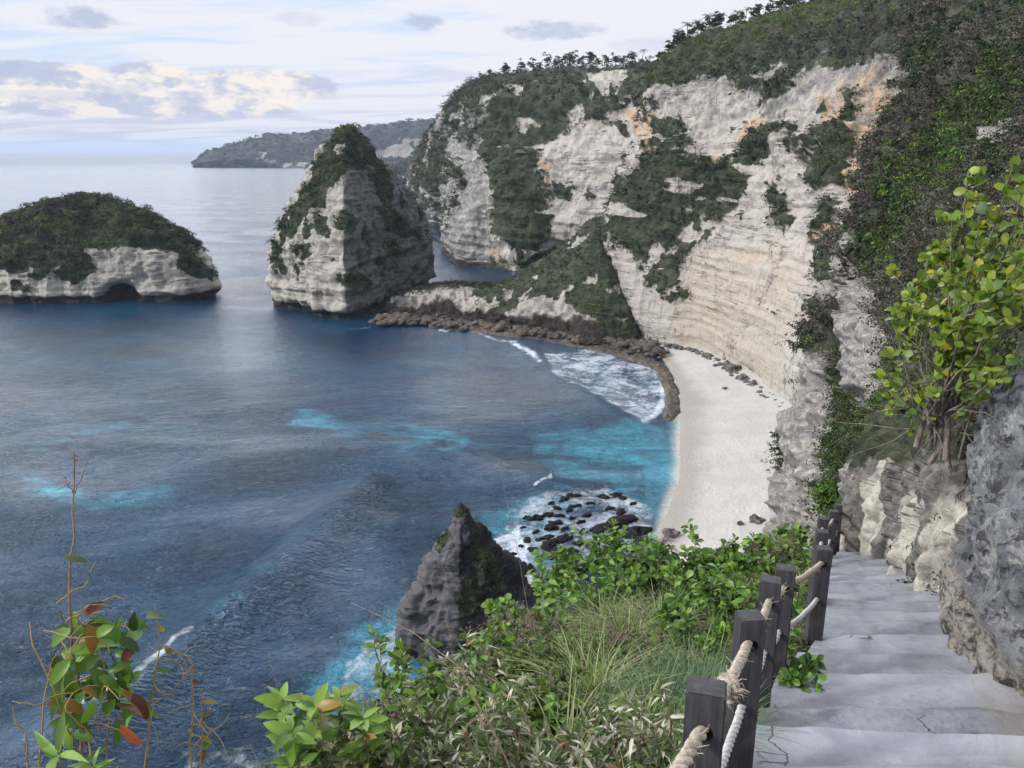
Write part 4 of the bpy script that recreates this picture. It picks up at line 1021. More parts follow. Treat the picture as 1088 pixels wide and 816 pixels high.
def boulder_mat():
    m, N, b = new_mat('lichened_boulder')
    p = N.n('ShaderNodeTexCoord').outputs['Object']
    n1 = N.noise(p, 1.5, 10, 0.72, 0.1); n2 = N.noise(p, 7.0, 9, 0.78, 0.0); n3 = N.noise(p, 30, 5, 0.7)
    c = N.mix(N.ss(n1, 0.35, 0.66), (0.15, 0.157, 0.18), (0.36, 0.37, 0.40))
    c = N.mix(N.m('MULTIPLY', N.ss(n2, 0.50, 0.58), 0.85), c, (0.045, 0.045, 0.052))
    n4 = N.noise(p, 2.6, 10, 0.75, 0.15)
    c = N.mix(N.m('MULTIPLY', N.ss(n4, 0.54, 0.60), 0.8), c, (0.47, 0.465, 0.455))
    lowc = N.attr('low').outputs['Fac']
    cl = N.mix(N.ss(n2, 0.40, 0.58), (0.05, 0.046, 0.042), (0.42, 0.39, 0.34))
    c = N.mix(N.ss(N.m('ADD', lowc, N.m('MULTIPLY', N.m('SUBTRACT', n1, 0.5), 1.4)), 0.35, 0.7), c, cl)
    c = N.mix(N.m('MULTIPLY', N.ss(n3, 0.5, 0.75), 0.45), c, (0.10, 0.10, 0.105))
    N.set(b.inputs['Base Color'], c); b.inputs['Roughness'].default_value = 0.9; b.inputs['Specular IOR Level'].default_value = 0.25
    pit = N.voro(N.vm('ADD', p, N.vm('MULTIPLY', N.n('ShaderNodeTexNoise').outputs['Color'], (0.2, 0.2, 0.2))), 9.0)
    pm = N.m('SUBTRACT', 1.0, N.ss(pit, 0.10, 0.34))
    c2 = N.mix(N.m('MULTIPLY', N.m('MULTIPLY', pm, N.ss(n1, 0.52, 0.66)), 0.6), c, (0.05, 0.05, 0.055))
    N.set(b.inputs['Base Color'], c2)
    h = N.m('ADD', N.m('SUBTRACT', N.m('MULTIPLY', n2, 0.7), N.m('MULTIPLY', pm, 0.5)), N.m('ADD', N.m('MULTIPLY', n1, 0.8), N.m('MULTIPLY', n3, 0.25)))
    N.set(b.inputs['Normal'], N.bump(h, 1.0, 0.12))
    return m
def ico(sub):
    bm = bmesh.new(); bmesh.ops.create_icosphere(bm, subdivisions=sub, radius=1)
    v = np.array([q.co[:] for q in bm.verts]); f = np.array([[q.index for q in p.verts] for p in bm.faces]); bm.free()
    return v, f
def build_boulder():
    V0, F0 = ico(7)
    c = np.array([5.69, 5.9, 55.4])
    R = np.array([1.75, 3.1, 2.85])
    e = np.sign(V0)*np.abs(V0)**0.72; v = e*R
    # the face towards the stairs is steeper, the base undercut
    ca, sa = math.cos(-0.42), math.sin(-0.42)
    v = np.stack([v[:, 0]*ca - v[:, 1]*sa, v[:, 0]*sa + v[:, 1]*ca, v[:, 2]], 1)
    v[:, 0] -= 0.15*v[:, 2] - 0.34
    p = v + c
    d = 0.30*fbm(p, 0.55, 3, 2) + 0.20*(1 - 2*np.abs(fbm(p, 1.1, 4, 3))) + 0.07*(1 - 2*np.abs(fbm(p, (4, 4, 2.0), 4, 6))) + 0.03*fbm(p, 9, 3, 9)
    low = 0.85*sstep(1.55, 0.75, v[:, 2])
    d -= 0.12*low*sstep(0, 1, 1.0)*(0.6 + 0.8*fbm(p, (1.3, 1.3, 0.5), 3, 12))
    p = p + unit(v)*d[:, None]
    o = mk('boulder', p, F0, boulder_mat(), attrs={'low': low}, origin=c)
    tag(o, 'huge grey lichened boulder beside the steps at the right edge', 'boulder')
    return o
build_boulder()

# ------------------------------------------------------------------ rope fence
def wood():
    m, N, b = new_mat('dark_weathered_timber')
    p = N.n('ShaderNodeTexCoord').outputs['Object']
    n1 = N.noise(N.vm('MULTIPLY', p, (30, 30, 2.2)), 1.0, 6, 0.65, 0.4); n2 = N.noise(p, 5, 4, 0.6)
    c = N.mix(N.ss(n1, 0.35, 0.7), (0.016, 0.016, 0.02), (0.05, 0.048, 0.055))
    c = N.mix(N.m('MULTIPLY', N.ss(n2, 0.5, 0.7), 0.4), c, (0.075, 0.073, 0.08))
    N.set(b.inputs['Base Color'], c); b.inputs['Roughness'].default_value = 0.75
    N.set(b.inputs['Normal'], N.bump(n1, 0.5, 0.01)); return m
def rope_mat(name, a, b_):
    m, N, b = new_mat(name)
    p = N.n('ShaderNodeNewGeometry').outputs['Position']
    n1 = N.noise(p, 45, 5, 0.7); n0 = N.noise(p, 6, 4, 0.6)
    c = N.mix(N.ss(n1, 0.35, 0.7), a, b_); c = N.mix(N.m('MULTIPLY', N.ss(n0, 0.5, 0.7), 0.4), c, tuple(q*0.6 for q in a))
    N.set(b.inputs['Base Color'], c); b.inputs['Roughness'].default_value = 0.95
    N.set(b.inputs['Normal'], N.bump(n1, 0.8, 0.008)); return m
def build_fence():
    mw = wood(); mr = rope_mat('frayed_rope', (0.30, 0.25, 0.19), (0.56, 0.50, 0.42)); mr2 = rope_mat('pale_rope', (0.40, 0.39, 0.38), (0.58, 0.57, 0.56))
    Ys = [0.9, 2.05, 3.2, 4.2, 4.8, 5.95, 7.6, 9.2, 10.8, 12.3, 13.6]
    Xs = [-0.02, 0.60, 1.11, 1.56, 1.87, 2.62, 3.30, 4.00, 4.82, 5.6, 6.4]
    root = empty('rope_fence', (1.11, 3.2, stair_z(3.2))); tag(root, 'dark timber post and rope fence along the left side of the steps', 'fence')
    tops = []
    rr = np.random.default_rng(3)
    for i, (x, y) in enumerate(zip(Xs, Ys)):
        zt = stair_z(y) + 0.85; zb = zt - 1.35; w = 0.062 + 0.003*rr.normal(); dpt = 0.05
        bm = bmesh.new(); bmesh.ops.create_cube(bm, size=1)
        for q in bm.verts: q.co = Vector((q.co.x*2*w, q.co.y*2*dpt, q.co.z*(zt - zb)))
        bmesh.ops.subdivide_edges(bm, edges=[e for e in bm.edges if abs(e.verts[0].co.z - e.verts[1].co.z) > 0.5], cuts=6)
        bmesh.ops.bevel(bm, geom=[e for e in bm.edges if len(e.link_faces) == 2 and e.calc_face_angle() > 1], offset=0.006, segments=2, affect='EDGES')
        me = bpy.data.meshes.new('post'); bm.to_mesh(me); bm.free(); me.materials.append(mw)
        o = bpy.data.objects.new('post', me); COL.objects.link(o)
        yaw = -0.25 + 0.1*rr.normal()
        hz = (zt - zb)/2 - 0.135
        if i < 8:   # bored holes for the two ropes
            cut = bpy.data.meshes.new('cut'); b2 = bmesh.new()
            for dz in (hz, hz - 0.34):
                r = bmesh.ops.create_cone(b2, cap_ends=True, segments=20, radius1=0.03, radius2=0.03, depth=0.4)
                for q in r['verts']:
                    cx, cy, cz = q.co; q.co = Vector((cx, cz, cy + dz))
            bmesh.ops.recalc_face_normals(b2, faces=b2.faces[:])
            b2.to_mesh(cut); b2.free()
            co_ = bpy.data.objects.new('cut', cut); COL.objects.link(co_)
            md = o.modifiers.new('b', 'BOOLEAN'); md.object = co_; md.operation = 'DIFFERENCE'; md.solver = 'EXACT'
            dg = bpy.context.evaluated_depsgraph_get(); dg.update()
            m2 = bpy.data.meshes.new_from_object(o.evaluated_get(dg)); o.modifiers.clear(); o.data = m2; m2.name = 'post'
            bpy.data.objects.remove(co_)
        o.parent = root
        o.location = Vector((x, y, (zt + zb)/2)) - root.location
        lean = (rr.normal()*0.02, rr.normal()*0.025)
        o.rotation_euler = (lean[0], lean[1], yaw)
        ez = Vector((0, 0, hz)); ez2 = Vector((0, 0, hz - 0.34)); o_rot = o.rotation_euler.to_matrix()
        tops.append((np.array(o_rot @ ez) + np.array([x, y, (zt+zb)/2]), np.array(o_rot @ ez2) + np.array([x, y, (zt+zb)/2])))
    def rope(a, b, sag, r, mat, strands=3, label=None):
        n = 110; s = np.linspace(0, 1, n)
        pts = a[None]*(1-s[:, None]) + b[None]*s[:, None]; pts[:, 2] -= sag*4*s*(1-s)
        pts += 0.006*np.stack([vnoise(np.stack([s*6, 0*s, 0*s + k*7.7], 1), 3) for k in range(3)], 1)
        d = unit(np.gradient(pts, axis=0)); u_ = unit(np.cross(d, np.array([0, 0, 1.0]))); w_ = np.cross(d, u_)
        L = np.linalg.norm(b - a); lines = []
        for k in range(strands):
            ph = 2*math.pi*(L/0.16)*s + k*2*math.pi/strands
            off = (u_*np.cos(ph)[:, None] + w_*np.sin(ph)[:, None])*r*0.52
            lines.append((pts + off, r*0.60*(1 + 0.10*vnoise(np.stack([s*40, 0*s + k, 0*s], 1), 9))))
        # loose fibres
        for q in range(70 if mat is mr and a[1] < 6 else 0):
            i0 = rr.integers(2, n-3); L0 = rr.uniform(0.012, 0.045)
            dd = unit(rr.normal(size=3) + d[i0]*0.8)
            lines.append((np.array([pts[i0] + dd*r*0.7, pts[i0] + dd*(r + L0*0.6), pts[i0] + dd*(r + L0) + rr.normal(size=3)*0.006]), np.array([0.0016, 0.0012, 0.0007])))
        v, f = tubes(lines, 8)
        o = mk('rope', v, f, mat, root)
        return o
    for i in range(len(tops) - 1):
        sg = 0.03 + 0.05*rr.random()
        rope(tops[i][0], tops[i+1][0], sg, 0.021 if i < 3 else 0.019, mr)
        rope(tops[i][1], tops[i+1][1], sg + 0.03, 0.018, mr2)
    # a knot of frayed rope between two posts
    a, b = tops[1][0], tops[2][0]; c = a*0.55 + b*0.45 - np.array([0, 0, 0.05]); lines = []
    dd = unit((b - a)[None])[0]; u_ = unit(np.cross(dd, [0, 0, 1.0])[None])[0]; w_ = np.cross(dd, u_)
    s = np.linspace(0, 1, 90)
    lines.append((c + dd*(s[:, None] - 0.5)*0.10 + (u_*np.cos(s*26)[:, None] + w_*np.sin(s*26)[:, None])*(0.034 + 0.006*np.sin(s*17))[:, None], 0.011))
    for q in range(60):
        e = unit(rr.normal(size=(1, 3)))[0]; p0 = c + dd*rr.uniform(-0.05, 0.05) + e*0.03
        lines.append((np.array([p0, p0 + e*0.03, p0 + e*0.05 + rr.normal(size=3)*0.01 - np.array([0, 0, 0.015])]), np.array([0.002, 0.0015, 0.0008])))
    v, f = tubes(lines, 7); mk('knot', v, f, mr, root)
build_fence()
# ================================================================== ROCKS ON THE SHORE
def shore_rocks():
    V0, F0 = ico(4); V1, F1 = ico(3)
    m, N, b = new_mat('wet_black_rock')
    p = N.n('ShaderNodeNewGeometry').outputs['Position']; n1 = N.noise(p, 1.4, 7, 0.7)
    N.set(b.inputs['Base Color'], N.mix(N.ss(n1, 0.38, 0.7), (0.006, 0.006, 0.007), (0.024, 0.022, 0.021))); b.inputs['Roughness'].default_value = 0.85; b.inputs['Specular IOR Level'].default_value = 0.15
    N.set(b.inputs['Normal'], N.bump(n1, 1.0, 0.4))
    m2, N, b = new_mat('fallen_limestone')
    p = N.n('ShaderNodeNewGeometry').outputs['Position']; n1 = N.noise(p, 1.2, 7, 0.7)
    N.set(b.inputs['Base Color'], N.mix(N.ss(n1, 0.35, 0.7), (0.055, 0.05, 0.045), (0.20, 0.19, 0.17))); b.inputs['Roughness'].default_value = 0.9
    N.set(b.inputs['Normal'], N.bump(n1, 1.0, 0.4))
    def rock(name, px, py, wpx, hm, mat, seed, label, group, z=0.0, asp=0.7, big=False):
        c = Z(px, py, z); t = proj(c[None])[2][0]; w = wpx/F*t/2
        T, Fc = (V0, F0) if big else (V1, F1)
        v = T*np.array([w, w*asp, hm]); r_ = np.random.default_rng(seed); a = r_.uniform(0, 3.14)*0.35
        v[:, 2] = np.where(v[:, 2] > 0, v[:, 2], v[:, 2]*0.4)
        R = np.array([[math.cos(a), -math.sin(a), 0], [math.sin(a), math.cos(a), 0], [0, 0, 1]]); v = v @ R.T + c
        d = 0.55*min(w, 2*hm + 0.5)*fbm(v, 1.4/w, 4, seed) + 0.12*w*(1 - 2*np.abs(fbm(v, 2.2/w, 3, seed+1)))*min(1, hm)
        v = v + unit((v - c)*np.array([1, 1, 0.6]))*d[:, None]
        tag(mk(name, v, Fc, mat, origin=c), label, 'rock', group)
    g = 'black rocks in the surf'
    rock('shore_rock', 650, 557, 62, 0.75, m, 1, 'long low black rock shelf running out from the beach, largest in the surf', g, 0, 0.30, True)
    rock('shore_rock', 672, 566, 48, 0.7, m, 2, 'flat black rock shelf lying against the sand behind the palm', g, 0, 0.35, True)
    rock('shore_rock', 598, 592, 30, 0.8, m, 3, 'black rock in the surf just above the green bushes, broad and rounded', g, 0, 0.6, True)
    rock('shore_rock', 560, 608, 18, 1.3, m, 4, 'rounded black rock in white foam beside the pyramid rock', g, 0, 0.8, True)
    small = [(568,551,13),(575,549,9),(582,547,10),(560,550,9),(590,555,14),(585,562,20),(575,573,20),(560,574,14),(600,531,14),(608,527,12),(612,538,14),(604,543,9),(592,540,9),(586,535,8),(629,535,9),(624,548,12),(640,528,13),
             (655,527,15),(662,530,10),(620,565,12),(635,566,14),(585,580,22),(566,585,15),(600,573,18),(615,578,14),(553,581,9),(628,580,16),(612,597,18),(578,592,14),(640,590,14),(648,540,10),(660,545,12),(672,536,9),(545,590,8),(556,561,8),(600,562,9),(660,580,14), (570, 566, 8), (594,548,8), (617,555,9),(608,551,7)]
    for k, (x, y, w) in enumerate(small):
        rock('shore_rock', x, y, w*1.1, 0.22 + 0.014*w, m, 20 + k, 'small black rock washed by foam beside the pale beach', g, 0, 0.55)
    g = 'grey boulders on the sand'
    bl = [(779,394,20,2.0,'largest grey boulder at the cliff foot on the sand, leaning on the wall'), (790,404,13,1.6,'squat grey boulder at the cliff foot just nearer than the largest one'), (800,410,12,1.2,'nearest boulder of the small rockfall against the cliff foot'),
          (772,390,11,1.5,'grey boulder at the far end of the rockfall at the cliff foot'), (752,380,10,1.4,'dark boulder under the cliff between the rockfall and the beach head'),
          (803,555,15,1.3,'dark round boulder on the near end of the sand beside the rocky corner'), (786,557,6,0.5,'little dark stone on the sand left of the round boulder'), (713,567,16,0.5,'flat pale slab lying alone on the sand near the waterline'),
          (827,465,6,0.6,'small dark stone at the cliff foot midway along the beach'), (831,470,7,0.8,'brown stone touching the cliff foot midway along the beach'), (709,374,5,0.5,'tiny dark stone at the head of the beach'), (770,412,6,0.25,'flat dark stone on open sand below the rockfall'),
          (815,536,7,0.7,'small grey stone at the foot of the near cliff corner')]
    for k, (x, y, w, h, l) in enumerate(bl):
        rock('boulder', x, y, w, h, m2, 80 + k, l, g, 1.3 if x > 740 else 0.7, 0.8, w > 10)
    # rubble skirt at the cliff foot reads as one mass
    A_v = []; A_f = []; o = 0; r_ = np.random.default_rng(11)
    pts = resample([Z(x, y, 1.6) for x, y in base_px[:8]], 320)
    for q in pts:
        c = q + np.array([r_.normal()*1.0 - 1.2, r_.normal()*0.8 - 0.3, -0.1]); w = r_.uniform(0.2, 0.75)**1.5*1.3
        v = V1[:]*w*np.array([1, 1, 0.7]); v = v*(1 + 0.3*fbm(V1*2 + r_.random()*40, 1, 2, 5)[:, None]) + c
        A_v.append(v); A_f.append(F1 + o); o += len(v)
    tag(mk('rubble', np.concatenate(A_v), np.concatenate(A_f), m2), 'grey rubble strewn along the foot of the main cliff', None, None, 'stuff')
shore_rocks()
def reef_rubble():
    V1, F1 = ico(2); A_v = []; A_f = []; o = 0; r_ = np.random.default_rng(12)
    pts = resample([Z(x, y, 0.8) for x, y in [(400, 341), (455, 342), (520, 346), (570, 353), (630, 362), (685, 371), (700, 376)]], 900)
    for q in pts:
        c = q + np.array([r_.normal()*1.0, r_.normal()*3.5 + 1.0, r_.uniform(-0.3, 1.2)]); w = 0.35 + 1.5*r_.random()**2.5
        v = V1*w*np.array([1.2, 1, 0.7]); v = v*(1 + 0.35*fbm(V1*2 + r_.random()*40, 1, 2, 5)[:, None]) + c
        A_v.append(v); A_f.append(F1 + o); o += len(v)
    tag(mk('rubble', np.concatenate(A_v), np.concatenate(A_f), bpy.data.materials['reef_rock']), 'dark brown wave worn rubble along the foot of the green spur', None, None, 'stuff')
reef_rubble()

# ================================================================== TREES ON THE SKYLINE
def skyline(G, px, w=3):
    v = G.reshape(-1, 3); x, y, t = proj(v); k = np.abs(x - px) < w
    i = np.where(k)[0]; return v[i[np.argmin(y[i])]], t[i[np.argmin(y[i])]]
M_TRUNK = bark_mat('tree_bark', (0.06, 0.05, 0.04), (0.16, 0.13, 0.10), 3)
def small_tree(pos, h, spread, label, group, tint, seed, kind='tree'):
    r_ = np.random.default_rng(seed)
    root = empty('tree', pos); tag(root, label, 'tree', group)
    lines = []; p = curve_pts(pos - np.array([0, 0, 0.8]), (r_.normal()*0.1, r_.normal()*0.1, 1), h*0.85, 6, 0, 0.06)
    lines.append((p, np.linspace(0.035*h, 0.012*h, 6)))
    cen = []
    for k in range(6):
        q = p[2 + k % 4]; a = r_.uniform(0, 6.28); e = curve_pts(q, (math.cos(a), math.sin(a), 0.7), spread*r_.uniform(0.5, 1.0), 4, 0, 0.1)
        lines.append((e, np.linspace(0.014*h, 0.005*h, 4))); cen.append(e[-1])
    cen.append(p[-1]); v, f = tubes(lines, 5); mk('trunk', v, f, M_TRUNK, root)
    cen = np.concatenate([np.array(cen), np.array(cen) + r_.normal(size=(7, 3))*spread*0.35, p[1:5] + r_.normal(size=(4, 3))*spread*0.4, p[2:6] + r_.normal(size=(4, 3))*spread*0.3])
    A = Acc(); A.add(*clumps(cen, r_.uniform(0.35, 0.6, len(cen))*spread, 26, 0.10*spread + 0.22, tint*r_.uniform(0.7, 1.2, (len(cen), 1))))
    A.build('crown', M_SCRUB, root)
def palm(pos, h, fl, label, group, seed, tint=np.array([0.04, 0.055, 0.028]), nf=16, name='palm_tree', leafn=14):
    r_ = np.random.default_rng(seed)
    root = empty(name, pos); tag(root, label, 'palm', group)
    p = curve_pts(pos - np.array([0, 0, 0.5]), (r_.normal()*0.12, r_.normal()*0.12, 1), h + 0.5, 8, 0, 0.03); v, f = tubes([(p, np.linspace(0.028*h + 0.03, 0.018*h + 0.03, 8))], 7)
    mk('trunk', v, f, M_TRUNK, root)
    A = Acc(); top = p[-1]; mids = []
    for k in range(nf):
        a = k*2.4 + r_.normal()*0.2; el = r_.uniform(-0.25, 1.1)
        s = np.linspace(0, 1, leafn); d = np.array([math.cos(a)*math.cos(el), math.sin(a)*math.cos(el), math.sin(el)]); hh = np.array([math.cos(a), math.sin(a), 0])
        m_ = top + d*(s*fl)[:, None] + hh*((s**2)*fl*0.2)[:, None] - np.array([0, 0, 1])*((s**2)*fl*0.62)[:, None]
        mids.append((m_, np.linspace(0.014*fl, 0.004*fl, leafn)))
        tn = unit(np.gradient(m_, axis=0)); sd_ = np.array([-math.sin(a), math.cos(a), 0])
        for sg in (-1, 1):
            base = m_[1:]; L = fl*0.26*np.sin(np.clip(s[1:]*0.9 + 0.15, 0, 1)*math.pi)**0.7
            ax = sd_*sg + tn[1:]*0.7 - np.array([0, 0, 0.45]) + r_.normal(size=base.shape)*0.12
            up_ = np.cross(tn[1:], np.broadcast_to(sd_, base.shape)); up_ = np.where(up_[:, 2:3] < 0, -up_, up_)
            A.add(*leaves('lance', base, ax, up_, L, fl*0.028, tint*r_.uniform(0.6, 1.4, (len(base), 1)), 0.2, 0.1))
    v, f = tubes(mids, 4); A.add(v, f, np.broadcast_to(tint*1.2, (len(v), 3)))
    A.build('crown', M_SCRUB, root)
r0 = np.random.default_rng(17)
gh = 'trees along the far headland crest'
hp = [(508, 4.5), (517, 5), (523, 4), (533, 5), (540, 6), (548, 4), (557, 6.5), (563, 7), (572, 5), (580, 8), (588, 7.5), (597, 9), (603, 9), (611, 9), (617, 8), (624, 9), (631, 8), (637, 7), (644, 7), (652, 8), (660, 7), (668, 7)]
for k, (x, h) in enumerate(hp):
    pos, t = skyline(G_HEAD, x)
    small_tree(pos, h*0.95, h*0.42, 'small dark tree on the crest of the far headland', gh, np.array([0.032, 0.042, 0.025]), 100 + k)
for k, (x, h) in enumerate([(640, 8), (648, 8.5), (656, 8), (664, 9), (672, 9), (680, 8.5)]):
    pos, t = skyline(G_HEAD, x); palm(pos, h*0.75, h*0.4, 'slim coconut palm on the crest where headland meets main cliff', 'palms on the headland crest', 150 + k)
gm = 'trees along the main cliff top'
for k, (x, h) in enumerate([(700, 3.5), (708, 4), (716, 4), (724, 4), (733, 4.5), (742, 4), (750, 5), (757, 5), (763, 5), (775, 5), (784, 4.5), (797, 4), (806, 4.5), (815, 4), (824, 4), (833, 4), (842, 3.5), (851, 4), (859, 3.5), (868, 4), (876, 4), (884, 4)]):
    pos, t = skyline(G_MAIN, x); small_tree(pos, h*0.9, h*0.5, 'small green tree on the skyline of the main cliff', gm, np.array([0.045, 0.062, 0.028]) if x > 780 else np.array([0.035, 0.045, 0.028]), 200 + k)
for k, (x, h) in enumerate([(719, 6.5), (728, 8.5), (738, 6.5), (747, 7), (755, 8), (761, 7), (768, 7.5), (776, 6.5), (781, 8), (789, 7), (796, 6.5), (803, 5.5)]):
    pos, t = skyline(G_MAIN, x); palm(pos, h*0.72, h*0.42, 'coconut palm standing above the trees on the main cliff skyline', 'palms on the main cliff skyline', 250 + k, np.array([0.032, 0.04, 0.028]))

def build_hut():
    """the little tree house half way up the far headland"""
    v = G_HEAD.reshape(-1, 3); x, y, t = proj(v); i = np.argmin((x - 553)**2 + (y - 168)**2); c = v[i] + np.array([0, -2.0, 0])
    root = empty('hut', c); tag(root, 'tiny dark wooden lookout hut perched on the far headland cliff', 'hut')
    mt = bark_mat('hut_timber', (0.05, 0.04, 0.035), (0.13, 0.11, 0.09), 3); mth = bark_mat('thatch', (0.05, 0.045, 0.04), (0.12, 0.105, 0.085), 4)
    def box(name, lo, hi, m):
        lo, hi = np.array(lo), np.array(hi)
        vv = np.array([[lo[0], lo[1], lo[2]], [hi[0], lo[1], lo[2]], [hi[0], hi[1], lo[2]], [lo[0], hi[1], lo[2]], [lo[0], lo[1], hi[2]], [hi[0], lo[1], hi[2]], [hi[0], hi[1], hi[2]], [lo[0], hi[1], hi[2]]]) + c
        ff = np.array([[0, 3, 2, 1], [4, 5, 6, 7], [0, 1, 5, 4], [1, 2, 6, 5], [2, 3, 7, 6], [3, 0, 4, 7]])
        mk(name, vv, ff, m, root, False)
    box('platform', (-3.2, -1.6, -0.15), (3.2, 1.6, 0.1), mt)
    for sx in (-2.8, 2.8):
        for sy in (-1.3, 1.3): box('post', (sx - 0.12, sy - 0.12, -4.0), (sx + 0.12, sy + 0.12, 2.6), mt)
    box('railing', (-3.1, -1.62, 0.85), (3.1, -1.54, 1.0), mt); box('wall', (-2.6, 0.6, 0.1), (2.6, 1.2, 2.5), mt)
    vv = np.array([[-3.6, -2, 2.5], [3.6, -2, 2.5], [3.6, 2, 2.5], [-3.6, 2, 2.5], [-2.2, 0, 4.3], [2.2, 0, 4.3]]) + c
    mk('roof', vv, [np.array([[0, 1, 5, 4], [2, 3, 4, 5], [3, 2, 1, 0]]), np.array([[1, 2, 5], [3, 0, 4]])], mth, root, False)
build_hut()
# ================================================================== FOREGROUND PLANTS
def palette(n, cols, w, var=0.18):
    cols = np.array(cols); k = rng.choice(len(cols), n, p=np.array(w)/sum(w)); return cols[k]*(1 + var*rng.normal(size=(n, 1))).clip(0.5, 1.6)
def shrub(name, label, cat, base, h, spread, nst, leaf, kind, cols, w, lw=0.5, perb=16, bare=0.35, wob=0.14, stem_r=0.008, mat=None, group=None, up=0.9, stem_mat=None, nbr=3, leafmat=None, droop=0.3, whorl=False, lean=(0, 0)):
    base = np.array(base, float); root = empty(name, base); tag(root, label, cat, group)
    lines = []; pos = []; ax = []
    for k in range(nst):
        a = rng.uniform(0, 6.283); q = math.sqrt(rng.random())*spread
        d = np.array([math.cos(a)*q + lean[0]*h, math.sin(a)*q + lean[1]*h, h*rng.uniform(0.6, 1.05)*up])
        L = np.linalg.norm(d); p = curve_pts(base + np.array([math.cos(a), math.sin(a), 0])*0.1*spread, d, L, 9, 0.0, wob*0.6)
        lines.append((p, np.linspace(stem_r, stem_r*0.4, 9)))
        tips = [p]
        for b_ in range(nbr):
            i = rng.integers(3, 8); bd = unit((p[i] - p[i-1])[None])[0] + rng.normal(size=3)*0.55 + np.array([0, 0, 0.2])
            e = curve_pts(p[i], bd, L*rng.uniform(0.25, 0.5), 6, 0.05, wob); lines.append((e, np.linspace(stem_r*0.55, stem_r*0.25, 6))); tips.append(e)
        for e in tips:
            n = len(e); m = perb
            if whorl: u = 1 - rng.random(m)**2*(1 - bare)
            else: u = rng.uniform(bare, 1.0, m)
            f = u*(n-1); i = np.clip(f.astype(int), 0, n-2); fr = (f - i)[:, None]
            pp = e[i]*(1-fr) + e[i+1]*fr; td = unit(e[i+1] - e[i])
            r_ = unit(np.cross(td, rng.normal(size=(m, 3))))
            pos.append(pp); ax.append(r_ + td*rng.uniform(0.1, 0.9, (m, 1)) + np.array([0, 0, 0.15]))
    v, f = tubes(lines, 5); mk('stems', v, f, stem_mat or M_TWIG, root)
    pos = np.concatenate(pos); ax = np.concatenate(ax); n = len(pos)
    nr = np.array([0, 0, 1.0]) + 0.55*rng.normal(size=(n, 3)) + np.array([-0.1, -0.35, 0])
    L = leaf*rng.uniform(0.55, 1.25, n)
    A = Acc(); A.add(*leaves(kind, pos, ax, nr, L, L*lw, palette(n, cols, w), droop*rng.uniform(0.2, 1.8, n), 0.3))
    o = A.build('foliage', leafmat or M_LEAF, root, smooth=True)
    return root
def from_top(px, py, t, minh=0.25):
    p = P(px, py, t); g = ground(p[0], p[1]); return np.array([p[0], p[1], g - 0.03]), max(minh, p[2] - g)
LG = [(0.11, 0.22, 0.030), (0.065, 0.14, 0.022), (0.18, 0.30, 0.05), (0.035, 0.075, 0.018)]
YG = [(0.20, 0.27, 0.035), (0.13, 0.21, 0.03), (0.28, 0.27, 0.03), (0.06, 0.12, 0.02), (0.38, 0.25, 0.03)]
SV = [(0.52, 0.50, 0.42), (0.28, 0.28, 0.20), (0.12, 0.15, 0.06), (0.20, 0.13, 0.07)]
OL = [(0.075, 0.105, 0.03), (0.05, 0.07, 0.025), (0.12, 0.12, 0.06)]

